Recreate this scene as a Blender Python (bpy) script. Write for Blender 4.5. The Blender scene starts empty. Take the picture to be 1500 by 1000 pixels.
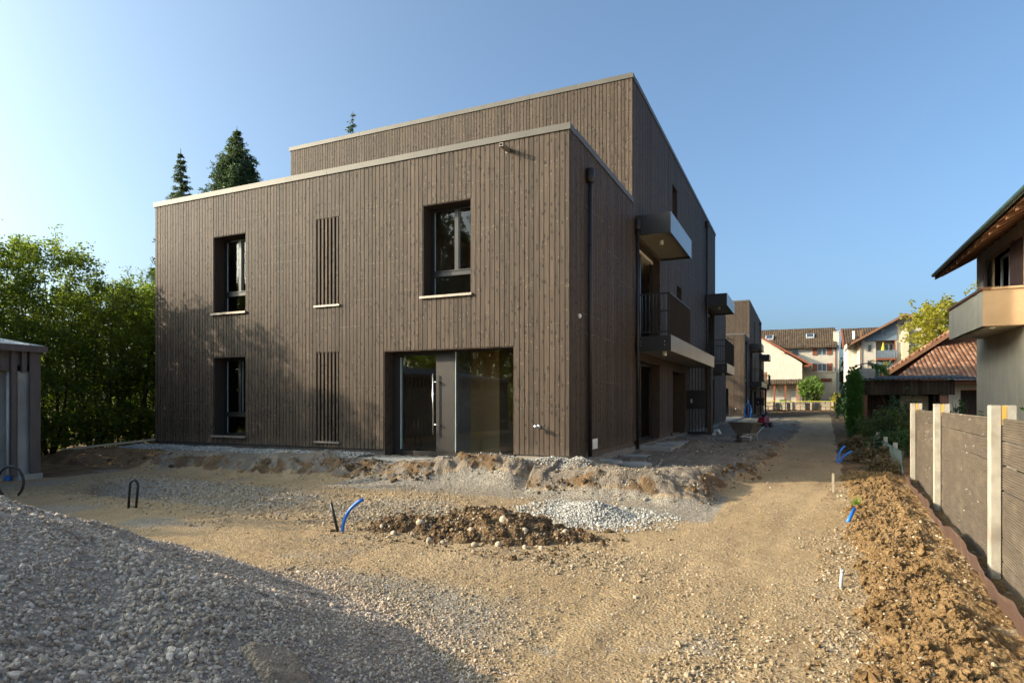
import bpy, math, random
import numpy as np
from mathutils import Vector, Matrix

R = math.radians
SC = bpy.context.scene
COL = SC.collection
random.seed(7)
RNG = np.random.default_rng(11)

# ------------------------------------------------------------------ noise helpers
_T = np.random.default_rng(3).random((512, 512))


def vnoise(x, y, s=0):
    x = np.asarray(x, float) + s * 17.31
    y = np.asarray(y, float) + s * 9.17
    xi = np.floor(x).astype(int); yi = np.floor(y).astype(int)
    fx = x - xi; fy = y - yi
    fx = fx * fx * (3 - 2 * fx); fy = fy * fy * (3 - 2 * fy)
    a = _T[xi & 511, yi & 511]; b = _T[(xi + 1) & 511, yi & 511]
    c = _T[xi & 511, (yi + 1) & 511]; d = _T[(xi + 1) & 511, (yi + 1) & 511]
    return (a * (1 - fx) + b * fx) * (1 - fy) + (c * (1 - fx) + d * fx) * fy


def fbm(x, y, o=4, s=0):
    r = 0; a = .5; f = 1.
    for k in range(o):
        r = r + a * (vnoise(x * f, y * f, s + k * 3) - .5)
        a *= .5; f *= 2.03
    return r                                             # about -0.5 .. 0.5


def worley(x, y, s=0):
    x = np.asarray(x, float) + s * 13.7; y = np.asarray(y, float) + s * 5.3
    xi = np.floor(x).astype(int); yi = np.floor(y).astype(int)
    best = np.full(np.shape(x), 9.)
    for dx in (-1, 0, 1):
        for dy in (-1, 0, 1):
            cx = xi + dx; cy = yi + dy
            px = cx + _T[cx & 511, cy & 511]; py = cy + _T[(cy + 77) & 511, (cx + 191) & 511]
            best = np.minimum(best, (px - x) ** 2 + (py - y) ** 2)
    return np.sqrt(best)


def ss(a, b, x):
    t = np.clip((np.asarray(x, float) - a) / (b - a), 0, 1)
    return t * t * (3 - 2 * t)


# ------------------------------------------------------------------ materials
def newmat(name):
    m = bpy.data.materials.new(name); m.use_nodes = True
    nt = m.node_tree; nt.nodes.clear()
    out = nt.nodes.new('ShaderNodeOutputMaterial')
    return m, nt, out


class G:
    """tiny node-graph helper"""
    def __init__(s, nt): s.nt = nt
    def n(s, t, **k):
        nd = s.nt.nodes.new(t)
        for a, b in k.items(): setattr(nd, a, b)
        return nd
    def l(s, a, b): s.nt.links.new(a, b)
    def coord(s, st=(1, 1, 1)):
        tc = s.n('ShaderNodeTexCoord'); mp = s.n('ShaderNodeMapping')
        mp.inputs['Scale'].default_value = st
        s.l(tc.outputs['Object'], mp.inputs['Vector']); return mp.outputs['Vector']
    def noise(s, v, sc, det=5, rough=.55):
        t = s.n('ShaderNodeTexNoise'); t.inputs['Scale'].default_value = sc
        t.inputs['Detail'].default_value = det; t.inputs['Roughness'].default_value = rough
        s.l(v, t.inputs['Vector']); return t.outputs['Fac']
    def voro(s, v, sc, feat='F1'):
        t = s.n('ShaderNodeTexVoronoi', feature=feat); t.inputs['Scale'].default_value = sc
        s.l(v, t.inputs['Vector']); return t
    def ramp(s, f, pts):
        r = s.n('ShaderNodeValToRGB'); e = r.color_ramp.elements
        while len(e) < len(pts): e.new(.5)
        for q, (p, c) in zip(e, pts):
            q.position = p
            q.color = (c, c, c, 1) if not hasattr(c, '__len__') else (*c, 1)
        s.l(f, r.inputs['Fac']); return r.outputs['Color']
    def mix(s, f, a, b, bt='MIX'):
        m = s.n('ShaderNodeMix', data_type='RGBA', blend_type=bt)
        for i, v in ((0, f), (6, a), (7, b)):
            sock = m.inputs[i]
            if hasattr(v, 'links') or hasattr(v, 'is_linked'): s.l(v, sock)
            elif hasattr(v, '__len__'): sock.default_value = (*v, 1)
            else: sock.default_value = v if i == 0 else (v, v, v, 1)
        return m.outputs[2]
    def math(s, op, a, b=0., c=None):
        m = s.n('ShaderNodeMath', operation=op)
        for i, v in enumerate((a, b) if c is None else (a, b, c)):
            if hasattr(v, 'is_linked'): s.l(v, m.inputs[i])
            else: m.inputs[i].default_value = v
        return m.outputs[0]
    def bump(s, h, st, dist=.02, nrm=None):
        b = s.n('ShaderNodeBump'); b.inputs['Strength'].default_value = st
        b.inputs['Distance'].default_value = dist; s.l(h, b.inputs['Height'])
        if nrm is not None: s.l(nrm, b.inputs['Normal'])
        return b.outputs['Normal']
    def bsdf(s, out, col, rough=.8, metal=0, nrm=None, spec=.3):
        p = s.n('ShaderNodeBsdfPrincipled')
        if hasattr(col, 'is_linked'): s.l(col, p.inputs['Base Color'])
        else: p.inputs['Base Color'].default_value = (*col, 1)
        if hasattr(rough, 'is_linked'): s.l(rough, p.inputs['Roughness'])
        else: p.inputs['Roughness'].default_value = rough
        p.inputs['Metallic'].default_value = metal
        p.inputs['Specular IOR Level'].default_value = spec
        if nrm is not None: s.l(nrm, p.inputs['Normal'])
        if out is not None: s.l(p.outputs[0], out.inputs['Surface'])
        return p


def mk(name, c1, c2=None, sc=4., st=(1, 1, 1), rough=.8, metal=0., bump=0., bsc=40., isl=0., c3=None, sc3=.7, spec=.3):
    m, nt, out = newmat(name); g = G(nt); v = g.coord(st)
    c2 = c2 or tuple(min(1, q * 1.25) for q in c1)
    col = g.mix(g.ramp(g.noise(v, sc), [(.3, 0.), (.7, 1.)]), c1, c2)
    if c3: col = g.mix(g.ramp(g.noise(v, sc3, 3), [(.48, 0.), (.68, 1.)]), col, c3)
    if isl:
        ge = g.n('ShaderNodeNewGeometry')
        k = g.math('MULTIPLY_ADD', ge.outputs['Random Per Island'], 2 * isl, 1 - isl)
        col = g.mix(1., col, k, 'MULTIPLY')
    nrm = g.bump(g.noise(v, bsc, 4), bump, .02) if bump else None
    g.bsdf(out, col, rough, metal, nrm, spec)
    return m


def timber_mat():
    m, nt, out = newmat('stained_timber'); g = G(nt)
    ge = g.n('ShaderNodeNewGeometry'); rnd = ge.outputs['Random Per Island']
    tc = g.n('ShaderNodeTexCoord')
    off = g.n('ShaderNodeCombineXYZ')
    g.l(g.math('MULTIPLY', rnd, 37.), off.inputs[2]); g.l(g.math('MULTIPLY', rnd, 11.), off.inputs[0])
    ad = g.n('ShaderNodeVectorMath', operation='ADD'); g.l(tc.outputs['Object'], ad.inputs[0]); g.l(off.outputs[0], ad.inputs[1])
    sxyz = g.n('ShaderNodeSeparateXYZ'); g.l(ad.outputs[0], sxyz.inputs[0])
    flat = g.n('ShaderNodeCombineXYZ'); g.l(g.math('ADD', sxyz.outputs[0], sxyz.outputs[1]), flat.inputs[0]); g.l(sxyz.outputs[2], flat.inputs[1])
    def mp(st):     # st: across the board, -, along the board
        q = g.n('ShaderNodeMapping'); q.inputs['Scale'].default_value = (st[0], st[2], 1); g.l(flat.outputs[0], q.inputs[0]); return q.outputs[0]
    grain = g.noise(mp((55, 55, 1.6)), 1., 6, .65)
    blot = g.noise(mp((14, 14, 1.1)), 1., 5, .6)
    col = g.mix(g.ramp(grain, [(.3, 0.), (.72, 1.)]), (.031, .0205, .0138), (.092, .063, .043))
    col = g.mix(g.ramp(blot, [(.45, 0.), (.72, .7)]), col, (.098, .070, .049))
    k = g.math('MULTIPLY_ADD', rnd, .5, .78)
    col = g.mix(1., col, k, 'MULTIPLY')
    def voro2(v):
        t = g.voro(v, 1.); t.voronoi_dimensions = '2D'; return t
    kv = voro2(mp((13, 13, 7.)))
    kn = g.ramp(kv.outputs['Distance'], [(.16, 1.), (.36, 0.)])
    pick = g.n('ShaderNodeSeparateColor'); g.l(kv.outputs['Color'], pick.inputs[0])
    dark = g.math('MULTIPLY', kn, g.math('GREATER_THAN', pick.outputs[0], .76))
    col = g.mix(g.math('MULTIPLY', dark, .92), col, (.014, .010, .008))
    kv2 = voro2(mp((16, 16, 8.)))
    pk2 = g.n('ShaderNodeSeparateColor'); g.l(kv2.outputs['Color'], pk2.inputs[0])
    li = g.math('MULTIPLY', g.ramp(kv2.outputs['Distance'], [(.07, 1.), (.2, 0.)]), g.math('GREATER_THAN', pk2.outputs[1], .91))
    col = g.mix(g.math('MULTIPLY', li, .75), col, (.26, .20, .135))
    sx2 = g.n('ShaderNodeSeparateXYZ'); g.l(tc.outputs['Object'], sx2.inputs[0]); low = g.math('ADD', sx2.outputs[2], g.math('MULTIPLY', g.noise(tc.outputs['Object'], 6., 5), .5))
    col = g.mix(g.ramp(low, [(.3, .45), (.62, 0.)]), col, (.15, .115, .08))
    nrm = g.bump(grain, .5, .004)
    g.bsdf(out, col, .72, 0, nrm, .3)
    return m


def glass_mat(name, tint=(.72, .77, .74), boost=1.9, base=.03):
    m, nt, out = newmat(name); g = G(nt)
    fr = g.n('ShaderNodeFresnel'); fr.inputs['IOR'].default_value = 1.5
    tr = g.n('ShaderNodeBsdfTransparent'); tr.inputs[0].default_value = (*tint, 1)
    gl = g.n('ShaderNodeBsdfGlossy'); gl.inputs['Roughness'].default_value = .004
    f = g.math('MULTIPLY_ADD', fr.outputs[0], boost, base)
    cl = g.n('ShaderNodeClamp'); g.l(f, cl.inputs[0])
    mx = g.n('ShaderNodeMixShader'); g.l(cl.outputs[0], mx.inputs[0]); g.l(tr.outputs[0], mx.inputs[1]); g.l(gl.outputs[0], mx.inputs[2])
    g.l(mx.outputs[0], out.inputs[0]); return m


def leaf_mat(name, c1, c2, trans=.45, tcol=None):
    m, nt, out = newmat(name); g = G(nt)
    ge = g.n('ShaderNodeNewGeometry'); rnd = ge.outputs['Random Per Island']
    col = g.mix(rnd, c1, c2)
    di = g.n('ShaderNodeBsdfPrincipled'); g.l(col, di.inputs['Base Color']); di.inputs['Roughness'].default_value = .55
    di.inputs['Specular IOR Level'].default_value = .35
    tl = g.n('ShaderNodeBsdfTranslucent')
    tc = tcol or tuple(min(1, q * f) for q, f in zip(c2, (2.2, 2.0, .9)))
    g.l(g.mix(.75, col, tc), tl.inputs[0])
    mx = g.n('ShaderNodeMixShader'); mx.inputs[0].default_value = trans
    g.l(di.outputs[0], mx.inputs[1]); g.l(tl.outputs[0], mx.inputs[2]); g.l(mx.outputs[0], out.inputs[0])
    return m


def stone_mat(name, cols, isl=1.):
    m, nt, out = newmat(name); g = G(nt)
    ge = g.n('ShaderNodeNewGeometry'); v = g.coord()
    col = g.ramp(ge.outputs['Random Per Island'], [(i / (len(cols) - 1), c) for i, c in enumerate(cols)])
    col = g.mix(g.ramp(g.noise(v, 60, 3), [(.3, 0.), (.7, .35)]), col, tuple(q * .6 for q in cols[0]))
    g.bsdf(out, col, .85, 0, g.bump(g.noise(v, 150, 3), .3, .004), .25)
    return m


def soil_mat(name, ca, cb, cc, vs=14., bump=.8):
    m, nt, out = newmat(name); g = G(nt); v = g.coord()
    n1 = g.noise(v, 3., 6, .6); n2 = g.noise(v, 22., 5, .65)
    col = g.mix(g.ramp(n1, [(.35, 0.), (.65, 1.)]), ca, cb)
    col = g.mix(g.ramp(n2, [(.55, 0.), (.75, .8)]), col, cc)
    h = g.math('ADD', n2, g.math('MULTIPLY', g.voro(v, vs).outputs['Distance'], .7))
    g.bsdf(out, col, .95, 0, g.bump(h, bump, .03), .15)
    return m


def ground_mat():
    m, nt, out = newmat('site_ground'); g = G(nt); v = g.coord()
    at = g.n('ShaderNodeAttribute', attribute_name='mask')
    sp = g.n('ShaderNodeSeparateColor'); g.l(at.outputs['Color'], sp.inputs[0])
    big = g.noise(v, .55, 5, .6); mid = g.noise(v, 2.6, 6, .65); fine = g.noise(v, 30., 5, .7)
    base = g.mix(g.ramp(big, [(.36, 0.), (.64, 1.)]), (.355, .24, .118), (.435, .305, .168))
    base = g.mix(g.ramp(mid, [(.5, 0.), (.72, .75)]), base, (.29, .20, .11))
    trk = g.noise(g.coord((2.2, .38, 1)), 1., 6, .65); base = g.mix(g.ramp(trk, [(.47, 0.), (.62, .8)]), base, (.27, .185, .10)); base = g.mix(g.ramp(trk, [(.3, .7), (.42, 0.)]), base, (.46, .325, .175))
    base = g.mix(g.ramp(fine, [(.45, 0.), (.8, .55)]), base, (.24, .165, .085))
    # embedded pebbles, gathered in patches
    vo = g.voro(v, 42.); vo2 = g.voro(v, 85.)
    patch = g.ramp(g.noise(v, 1.1, 6, .7), [(.32, .12), (.56, 1.)])
    peb = g.math('MULTIPLY', g.ramp(vo.outputs['Distance'], [(.28, 1.), (.42, 0.)]), patch)
    pc = g.n('ShaderNodeSeparateColor'); g.l(vo.outputs['Color'], pc.inputs[0])
    pcol = g.ramp(pc.outputs[0], [(0., (.22, .165, .105)), (.5, (.36, .275, .18)), (1., (.5, .41, .30))])
    base = g.mix(g.math('MULTIPLY', peb, .8), base, pcol)
    pc2 = g.n('ShaderNodeSeparateColor'); g.l(vo2.outputs['Color'], pc2.inputs[0])
    base = g.mix(g.math('MULTIPLY', g.math('GREATER_THAN', pc2.outputs[0], .68), .6), base, g.ramp(pc2.outputs[1], [(0., (.15, .105, .06)), (1., (.55, .45, .31))]))
    grav = g.ramp(pc.outputs[1], [(0., (.20, .18, .155)), (.5, (.37, .34, .29)), (1., (.54, .5, .44))])
    grav = g.mix(g.ramp(vo.outputs['Distance'], [(.2, 0.), (.6, .8)]), grav, (.17, .15, .12))
    brown = g.mix(g.ramp(mid, [(.35, 0.), (.65, 1.)]), (.10, .062, .033), (.22, .14, .075))
    sand = g.mix(g.ramp(g.noise(v, 5., 6, .7), [(.35, 0.), (.65, 1.)]), (.17, .138, .105), (.26, .215, .168))
    def th(s, n):
        return g.ramp(g.math('ADD', s, g.math('MULTIPLY', g.math('SUBTRACT', n, .5), .7)), [(.34, 0.), (.62, 1.)])
    col = g.mix(th(sp.outputs[2], mid), base, sand)
    col = g.mix(th(sp.outputs[1], mid), col, brown)
    col = g.mix(g.math('MULTIPLY', th(sp.outputs[0], fine), .9), col, grav)
    h = g.math('ADD', g.math('MULTIPLY', fine, .5), g.math('MULTIPLY', g.math('SUBTRACT', 1., vo.outputs['Distance']), g.math('MULTIPLY_ADD', patch, .35, .08)))
    h = g.math('ADD', h, g.math('MULTIPLY', mid, .8)); h = g.math('ADD', h, g.math('MULTIPLY', g.noise(v, 11., 6, .75), .7))
    g.bsdf(out, col, .95, 0, g.bump(h, .9, .04), .15)
    return m


def tile_mat(name, ca, cb, cc, w=.22, h=.33, bump=1.):
    """roof tiles; object axes: uses UV-free brick pattern on x and slope direction via object y/z sum"""
    m, nt, out = newmat(name); g = G(nt)
    tc = g.n('ShaderNodeTexCoord'); sx = g.n('ShaderNodeSeparateXYZ'); g.l(tc.outputs['UV'], sx.inputs[0])
    u = g.math('DIVIDE', sx.outputs[0], w); vv = g.math('DIVIDE', sx.outputs[1], h)
    fu = g.math('FRACT', u); fv = g.math('FRACT', vv)
    cu = g.math('FLOOR', u); cv = g.math('FLOOR', vv)
    cb_ = g.n('ShaderNodeCombineXYZ'); g.l(cu, cb_.inputs[0]); g.l(cv, cb_.inputs[1])
    wn = g.n('ShaderNodeTexWhiteNoise', noise_dimensions='2D'); g.l(cb_.outputs[0], wn.inputs['Vector'])
    col = g.ramp(wn.outputs['Value'], [(0., ca), (.5, cb), (1., cc)])
    v = g.coord(); col = g.mix(g.ramp(g.noise(v, 1.2, 5), [(.45, 0.), (.7, .5)]), col, tuple(q * .55 for q in ca))
    hh = g.math('ADD', g.math('SINE', g.math('MULTIPLY', fu, 3.14159)), g.math('MULTIPLY', g.math('SUBTRACT', 1., fv), .8))
    g.bsdf(out, col, .85, 0, g.bump(hh, bump, .05), .2)
    return m


def wave_mat(name, c1, c2, axis, freq, bump=.6, rough=.8):
    """boards / ribs: darker grooves at a regular pitch along one axis"""
    m, nt, out = newmat(name); g = G(nt)
    tc = g.n('ShaderNodeTexCoord'); sx = g.n('ShaderNodeSeparateXYZ'); g.l(tc.outputs['Object'], sx.inputs[0])
    u = g.math('MULTIPLY', sx.outputs[axis], freq); f = g.math('FRACT', u)
    wn = g.n('ShaderNodeTexWhiteNoise', noise_dimensions='1D'); g.l(g.math('FLOOR', u), wn.inputs['W'])
    col = g.mix(wn.outputs['Value'], c1, c2)
    gr = g.ramp(f, [(0., 0.), (.08, 1.), (.92, 1.), (1., 0.)])
    st = [6, 6, 6]; st[2] = .8
    col = g.mix(g.ramp(g.noise(g.coord(tuple(st)), 3., 5), [(.4, 0.), (.7, .5)]), col, tuple(q * .5 for q in c1))
    col = g.mix(gr, tuple(q * .25 for q in c1), col)
    g.bsdf(out, col, rough, 0, g.bump(gr, bump, .02), .25)
    return m


def brick_mat():
    m, nt, out = newmat('red_brick'); g = G(nt)
    tc = g.n('ShaderNodeTexCoord'); sx = g.n('ShaderNodeSeparateXYZ'); g.l(tc.outputs['Object'], sx.inputs[0])
    cb = g.n('ShaderNodeCombineXYZ'); g.l(g.math('ADD', sx.outputs[0], sx.outputs[1]), cb.inputs[0]); g.l(sx.outputs[2], cb.inputs[1])
    b = g.n('ShaderNodeTexBrick'); b.inputs['Scale'].default_value = 1.; b.inputs['Brick Width'].default_value = .22
    b.inputs['Row Height'].default_value = .075; b.inputs['Mortar Size'].default_value = .008
    b.inputs['Color1'].default_value = (.33, .12, .07, 1); b.inputs['Color2'].default_value = (.24, .085, .055, 1); b.inputs['Mortar'].default_value = (.3, .26, .22, 1)
    g.l(cb.outputs[0], b.inputs['Vector']); g.bsdf(out, b.outputs['Color'], .9, 0, None, .2); return m


def fence_board_mat():
    m, nt, out = newmat('weathered_ribbed_board'); g = G(nt)
    ge = g.n('ShaderNodeNewGeometry'); rnd = ge.outputs['Random Per Island']
    v = g.coord((2.5, 2.5, 40)); gr = g.noise(v, 1.5, 6, .7)
    col = g.mix(g.ramp(gr, [(.3, 0.), (.7, 1.)]), (.085, .066, .049), (.15, .118, .088))
    col = g.mix(1., col, g.math('MULTIPLY_ADD', rnd, .5, .75), 'MULTIPLY')
    big = g.noise(g.coord((1.2, 1.2, 2.5)), 2., 5); col = g.mix(g.ramp(big, [(.5, 0.), (.72, .7)]), col, (.21, .165, .12))
    vo = g.voro(g.coord((4.2, 4.2, 9)), 1.); pk = g.n('ShaderNodeSeparateColor'); g.l(vo.outputs['Color'], pk.inputs[0])
    sp = g.math('MULTIPLY', g.ramp(g.math('ADD', vo.outputs['Distance'], g.math('MULTIPLY', g.noise(g.coord(), 30, 4), .35)), [(.26, 1.), (.36, 0.)]), g.math('GREATER_THAN', pk.outputs[0], .72))
    col = g.mix(g.math('MULTIPLY', sp, .8), col, (.6, .54, .45))
    g.bsdf(out, col, .85, 0, g.bump(gr, .4, .005), .2); return m


def stucco_mat(name, c1, c2, stain=None):
    m, nt, out = newmat(name); g = G(nt); v = g.coord()
    col = g.mix(g.ramp(g.noise(v, 1.3, 6, .65), [(.35, 0.), (.65, 1.)]), c1, c2)
    if stain: col = g.mix(g.ramp(g.noise(g.coord((2.5, 2.5, .25)), 1.5, 5), [(.52, 0.), (.72, .6)]), col, stain)
    h = g.noise(v, 45, 4, .6); g.bsdf(out, col, .92, 0, g.bump(h, .6, .012), .15); return m


M = {}
M['timber'] = timber_mat()
M['timber_dark'] = mk('stained_timber_dark', (.042, .031, .024), (.066, .049, .037), 3, (8, 8, .8), .75)
M['backing'] = mk('wind_barrier', (.012, .011, .010), rough=.9)
M['nail'] = mk('nail_head', (.34, .30, .25), rough=.5)
M['coping'] = mk('coated_coping_sheet', (.095, .086, .074), (.115, .105, .091), 2, rough=.55, metal=.25)
M['bronze'] = mk('bronze_aluminium', (.03, .0245, .021), (.038, .031, .027), 3, rough=.5, metal=.25, spec=.5)
M['bronze_dark'] = mk('dark_aluminium', (.026, .024, .024), (.034, .031, .03), 3, rough=.4, metal=.3, spec=.5)
M['panel_metal'] = mk('satin_panel_sheet', (.12, .115, .115), (.16, .152, .15), 1.2, rough=.3, metal=.75, spec=.5)
M['plinth'] = mk('plinth_render', (.10, .085, .075), (.14, .12, .105), 5, rough=.9, bump=.3)
M['plinth_block'] = mk('plinth_concrete', (.27, .23, .19), (.34, .3, .25), 6, rough=.9, bump=.3)
M['spacer'] = mk('glazing_spacer', (.45, .52, .48), rough=.4)
M['sill'] = mk('sill_sheet', (.30, .255, .21), (.34, .29, .24), 3, rough=.4, metal=.4)
M['glass'] = glass_mat('window_glass', (.90, .88, .83), .85, .02)
M['entrance_glass'] = glass_mat('entrance_glass', (.86, .84, .80), 2.6, .05)
M['glass_far'] = glass_mat('far_glass', (.25, .28, .3), 1.6, .08)
M['steel'] = mk('brushed_steel', (.6, .58, .55), (.7, .68, .64), 30, (1, 1, 6), .3, 1.)
M['concrete'] = mk('fair_concrete', (.30, .29, .265), (.40, .385, .35), 3, rough=.85, bump=.2, c3=(.24, .23, .21))
M['soffit'] = mk('balcony_soffit', (.26, .23, .18), (.31, .275, .22), 4, rough=.85)
M['white_pl'] = mk('white_plastic', (.72, .72, .70), rough=.45)
M['lamp_white'] = mk('lamp_housing', (.6, .6, .57), rough=.5)
M['int_wall'] = mk('interior_plaster', (.66, .61, .53), (.72, .67, .58), 3, rough=.9)
M['int_oak'] = mk('interior_oak', (.62, .42, .17), (.7, .49, .22), 3, (1, 1, 8), .6)
M['int_floor'] = mk('interior_floor', (.38, .25, .14), (.46, .31, .18), 4, (1, 8, 1), .4)
M['roof_flat'] = mk('roof_gravel', (.25, .24, .22), (.36, .34, .31), 30, rough=.95)
M['ground'] = ground_mat()
M['gravel'] = stone_mat('crushed_gravel', [(.31, .23, .16), (.415, .32, .232), (.50, .395, .294), (.57, .46, .352), (.72, .61, .49)])
M['gravel_bed'] = soil_mat('gravel_bed', (.33, .26, .195), (.42, .335, .26), (.5, .415, .33), 40., .9)
M['gravel_warm'] = stone_mat('path_gravel', [(.21, .15, .085), (.29, .215, .13), (.36, .27, .17), (.42, .335, .225), (.53, .455, .345)])
M['gravel_white'] = stone_mat('pale_gravel', [(.24, .23, .205), (.35, .335, .30), (.45, .43, .39), (.56, .54, .49)])
M['gravel_white_bed'] = soil_mat('pale_gravel_bed', (.27, .255, .225), (.35, .33, .29), (.4, .38, .34), 40., .8)
M['rubble'] = soil_mat('brown_rubble', (.10, .062, .032), (.17, .11, .058), (.25, .175, .105), 26., 1.)
M['clod'] = soil_mat('ochre_clay', (.175, .105, .045), (.26, .165, .078), (.09, .053, .025), 26., 1.)
M['crust'] = soil_mat('compacted_sand', (.33, .245, .165), (.40, .305, .21), (.26, .19, .125), 60., .8)
M['sandlump'] = stone_mat('sandy_rubble', [(.09, .06, .035), (.17, .13, .09), (.24, .195, .145), (.30, .255, .2), (.42, .38, .32)])
M['cobble'] = mk('rounded_cobble', (.33, .265, .18), (.45, .38, .285), 12, rough=.8, bump=.3, isl=.2)
M['blue_pipe'] = mk('blue_pipe_plastic', (.01, .13, .52), (.015, .17, .6), 4, rough=.4, spec=.5)
M['hose_blue'] = mk('blue_hose', (.012, .07, .22), (.016, .09, .27), 4, rough=.6)
M['black_pipe'] = mk('black_pipe_plastic', (.014, .014, .015), (.02, .02, .021), 6, rough=.45, spec=.5)
M['grey_pl'] = mk('grey_plastic', (.35, .36, .37), rough=.5)
M['plank'] = mk('raw_plank', (.48, .36, .22), (.58, .46, .3), 4, (1, 12, 6), .8)
M['fence_board'] = fence_board_mat()
M['fence_post'] = mk('concrete_post', (.37, .325, .26), (.46, .41, .335), 7, rough=.9, bump=.35, bsc=90, c3=(.27, .23, .18), sc3=3.)
M['wedge'] = mk('yellow_wood', (.45, .28, .06), (.55, .35, .09), 20, (1, 1, .2), .8)
M['membrane'] = None
M['mesh_green'] = mk('green_mesh', (.12, .17, .15), (.17, .22, .2), 3, rough=.5)
M['zinc'] = mk('zinc_sheet', (.36, .385, .40), (.42, .44, .455), 2, rough=.45, metal=.5)
M['shed_clad'] = mk('shed_boards', (.10, .082, .075), (.135, .112, .10), 3, (6, 6, .6), .7)
M['dark_panel'] = mk('dark_panel', (.02, .022, .026), rough=.2, spec=.6)
M['bark'] = mk('bark', (.07, .052, .037), (.12, .09, .065), 8, (1, 1, .3), .9, bump=.5)
M['twig'] = mk('twig', (.055, .042, .03), (.08, .06, .042), 8, rough=.9)
M['hornbeam'] = leaf_mat('hornbeam_leaf', (.028, .062, .012), (.09, .145, .024), .5, (.30, .38, .035))
M['tall_leaf'] = leaf_mat('tall_tree_leaf', (.03, .055, .014), (.06, .10, .022), .35)
M['spruce'] = leaf_mat('spruce_needle', (.03, .062, .036), (.085, .135, .065), .2)
M['thuja'] = leaf_mat('thuja_leaf', (.035, .10, .018), (.08, .19, .03), .35)
M['shrub'] = leaf_mat('shrub_leaf', (.03, .055, .018), (.08, .12, .035), .3)
M['yellow_leaf'] = leaf_mat('yellow_leaf', (.16, .17, .02), (.32, .29, .03), .45, (.6, .5, .05))
M['laurel'] = leaf_mat('laurel_leaf', (.02, .05, .014), (.045, .10, .03), .2)
M['fruit_leaf'] = leaf_mat('fruit_tree_leaf', (.06, .12, .02), (.14, .22, .05), .35)
M['olive_leaf'] = leaf_mat('olive_leaf', (.13, .15, .06), (.22, .22, .10), .3)
M['dry_leaf'] = leaf_mat('dry_stalk', (.07, .055, .03), (.17, .13, .07), .2)
M['grass'] = leaf_mat('grass_blade', (.10, .17, .03), (.2, .28, .05), .4)
M['stucco_h'] = stucco_mat('beige_stucco', (.56, .47, .355), (.64, .55, .42), (.46, .385, .29))
M['stucco_b'] = stucco_mat('ochre_stucco', (.46, .31, .185), (.52, .36, .22))
M['white_wall'] = stucco_mat('white_render', (.44, .40, .335), (.50, .455, .385), (.38, .345, .29))
M['cream_wall'] = stucco_mat('cream_render', (.5, .41, .28), (.54, .45, .31))
M['roof_brown'] = tile_mat('brown_tiles', (.055, .036, .022), (.078, .053, .033), (.10, .07, .044), .3, .36)
M['roof_red'] = tile_mat('red_tiles', (.16, .07, .038), (.25, .12, .065), (.36, .20, .115), .24, .33)
M['wood_red'] = mk('red_brown_wood', (.16, .05, .025), (.21, .066, .033), 4, (1, 1, .3), .7)
M['wood_soffit'] = mk('soffit_boards', (.17, .085, .045), (.22, .11, .06), 4, (1, 8, 1), .75)
M['verdigris'] = mk('green_gutter', (.035, .06, .055), (.055, .085, .075), 4, rough=.5, metal=.3)
M['shutter'] = wave_mat('louvred_shutter', (.085, .045, .038), (.10, .052, .044), 2, 18., .8)
M['boards_dark'] = wave_mat('old_dark_boards', (.035, .022, .015), (.085, .058, .04), 0, 7.2, .6)
M['boards_brown'] = wave_mat('brown_gable_boards', (.13, .055, .03), (.17, .075, .042), 0, 6., .5)
M['brick'] = brick_mat()
M['corr'] = mk('fibre_cement', (.055, .055, .058), (.085, .085, .085), 4, rough=.9)
M['slate_clad'] = mk('blue_grey_cladding', (.13, .17, .215), (.16, .2, .245), 2, rough=.7)
M['iron'] = mk('wrought_iron', (.02, .018, .017), rough=.6)
M['yellow'] = mk('yellow_paint', (.42, .38, .03), (.5, .45, .05), 3, rough=.6)
M['old_wood'] = mk('grey_old_wood', (.26, .21, .15), (.42, .35, .25), 5, (1, 1, 5), .9, isl=.2)
M['red_paint'] = mk('red_paint', (.30, .018, .022), (.36, .025, .03), 3, rough=.4, spec=.5)
M['rubber'] = mk('rubber', (.022, .022, .023), (.035, .034, .033), 8, rough=.8)
M['barrow'] = mk('galvanised_tray', (.11, .105, .098), (.2, .185, .165), 9, rough=.6, metal=.4, c3=(.19, .16, .12), sc3=4.)
M['barrow_frame'] = mk('galvanised_frame', (.36, .355, .34), (.45, .44, .42), 9, rough=.5, metal=.5)
M['bin_green'] = mk('bin_plastic', (.02, .12, .05), rough=.5)
M['car_paint'] = mk('car_paint_blue', (.16, .19, .24), rough=.25, metal=.4, spec=.5)
M['asphalt'] = mk('asphalt', (.05, .05, .05), (.065, .064, .062), 30, rough=.9, bump=.3)


def membrane_mat():
    m, nt, out = newmat('dimple_sheet'); g = G(nt)
    tc = g.n('ShaderNodeTexCoord'); sx = g.n('ShaderNodeSeparateXYZ'); g.l(tc.outputs['UV'], sx.inputs[0])
    u = g.math('FRACT', g.math('MULTIPLY', sx.outputs[0], 38.)); v = g.math('FRACT', g.math('MULTIPLY', sx.outputs[1], 38.))
    du = g.math('SUBTRACT', u, .5); dv = g.math('SUBTRACT', v, .5)
    d = g.math('SQRT', g.math('ADD', g.math('MULTIPLY', du, du), g.math('MULTIPLY', dv, dv)))
    f = g.ramp(d, [(.2, 1.), (.42, 0.)])
    col = g.mix(f, (.085, .048, .036), (.21, .115, .083))
    col = g.mix(g.ramp(g.noise(g.coord(), 3., 5), [(.5, 0.), (.72, .6)]), col, (.25, .175, .11))
    g.bsdf(out, col, .55, 0, g.bump(f, 1., .012), .4); return m


M['membrane'] = membrane_mat()


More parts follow.
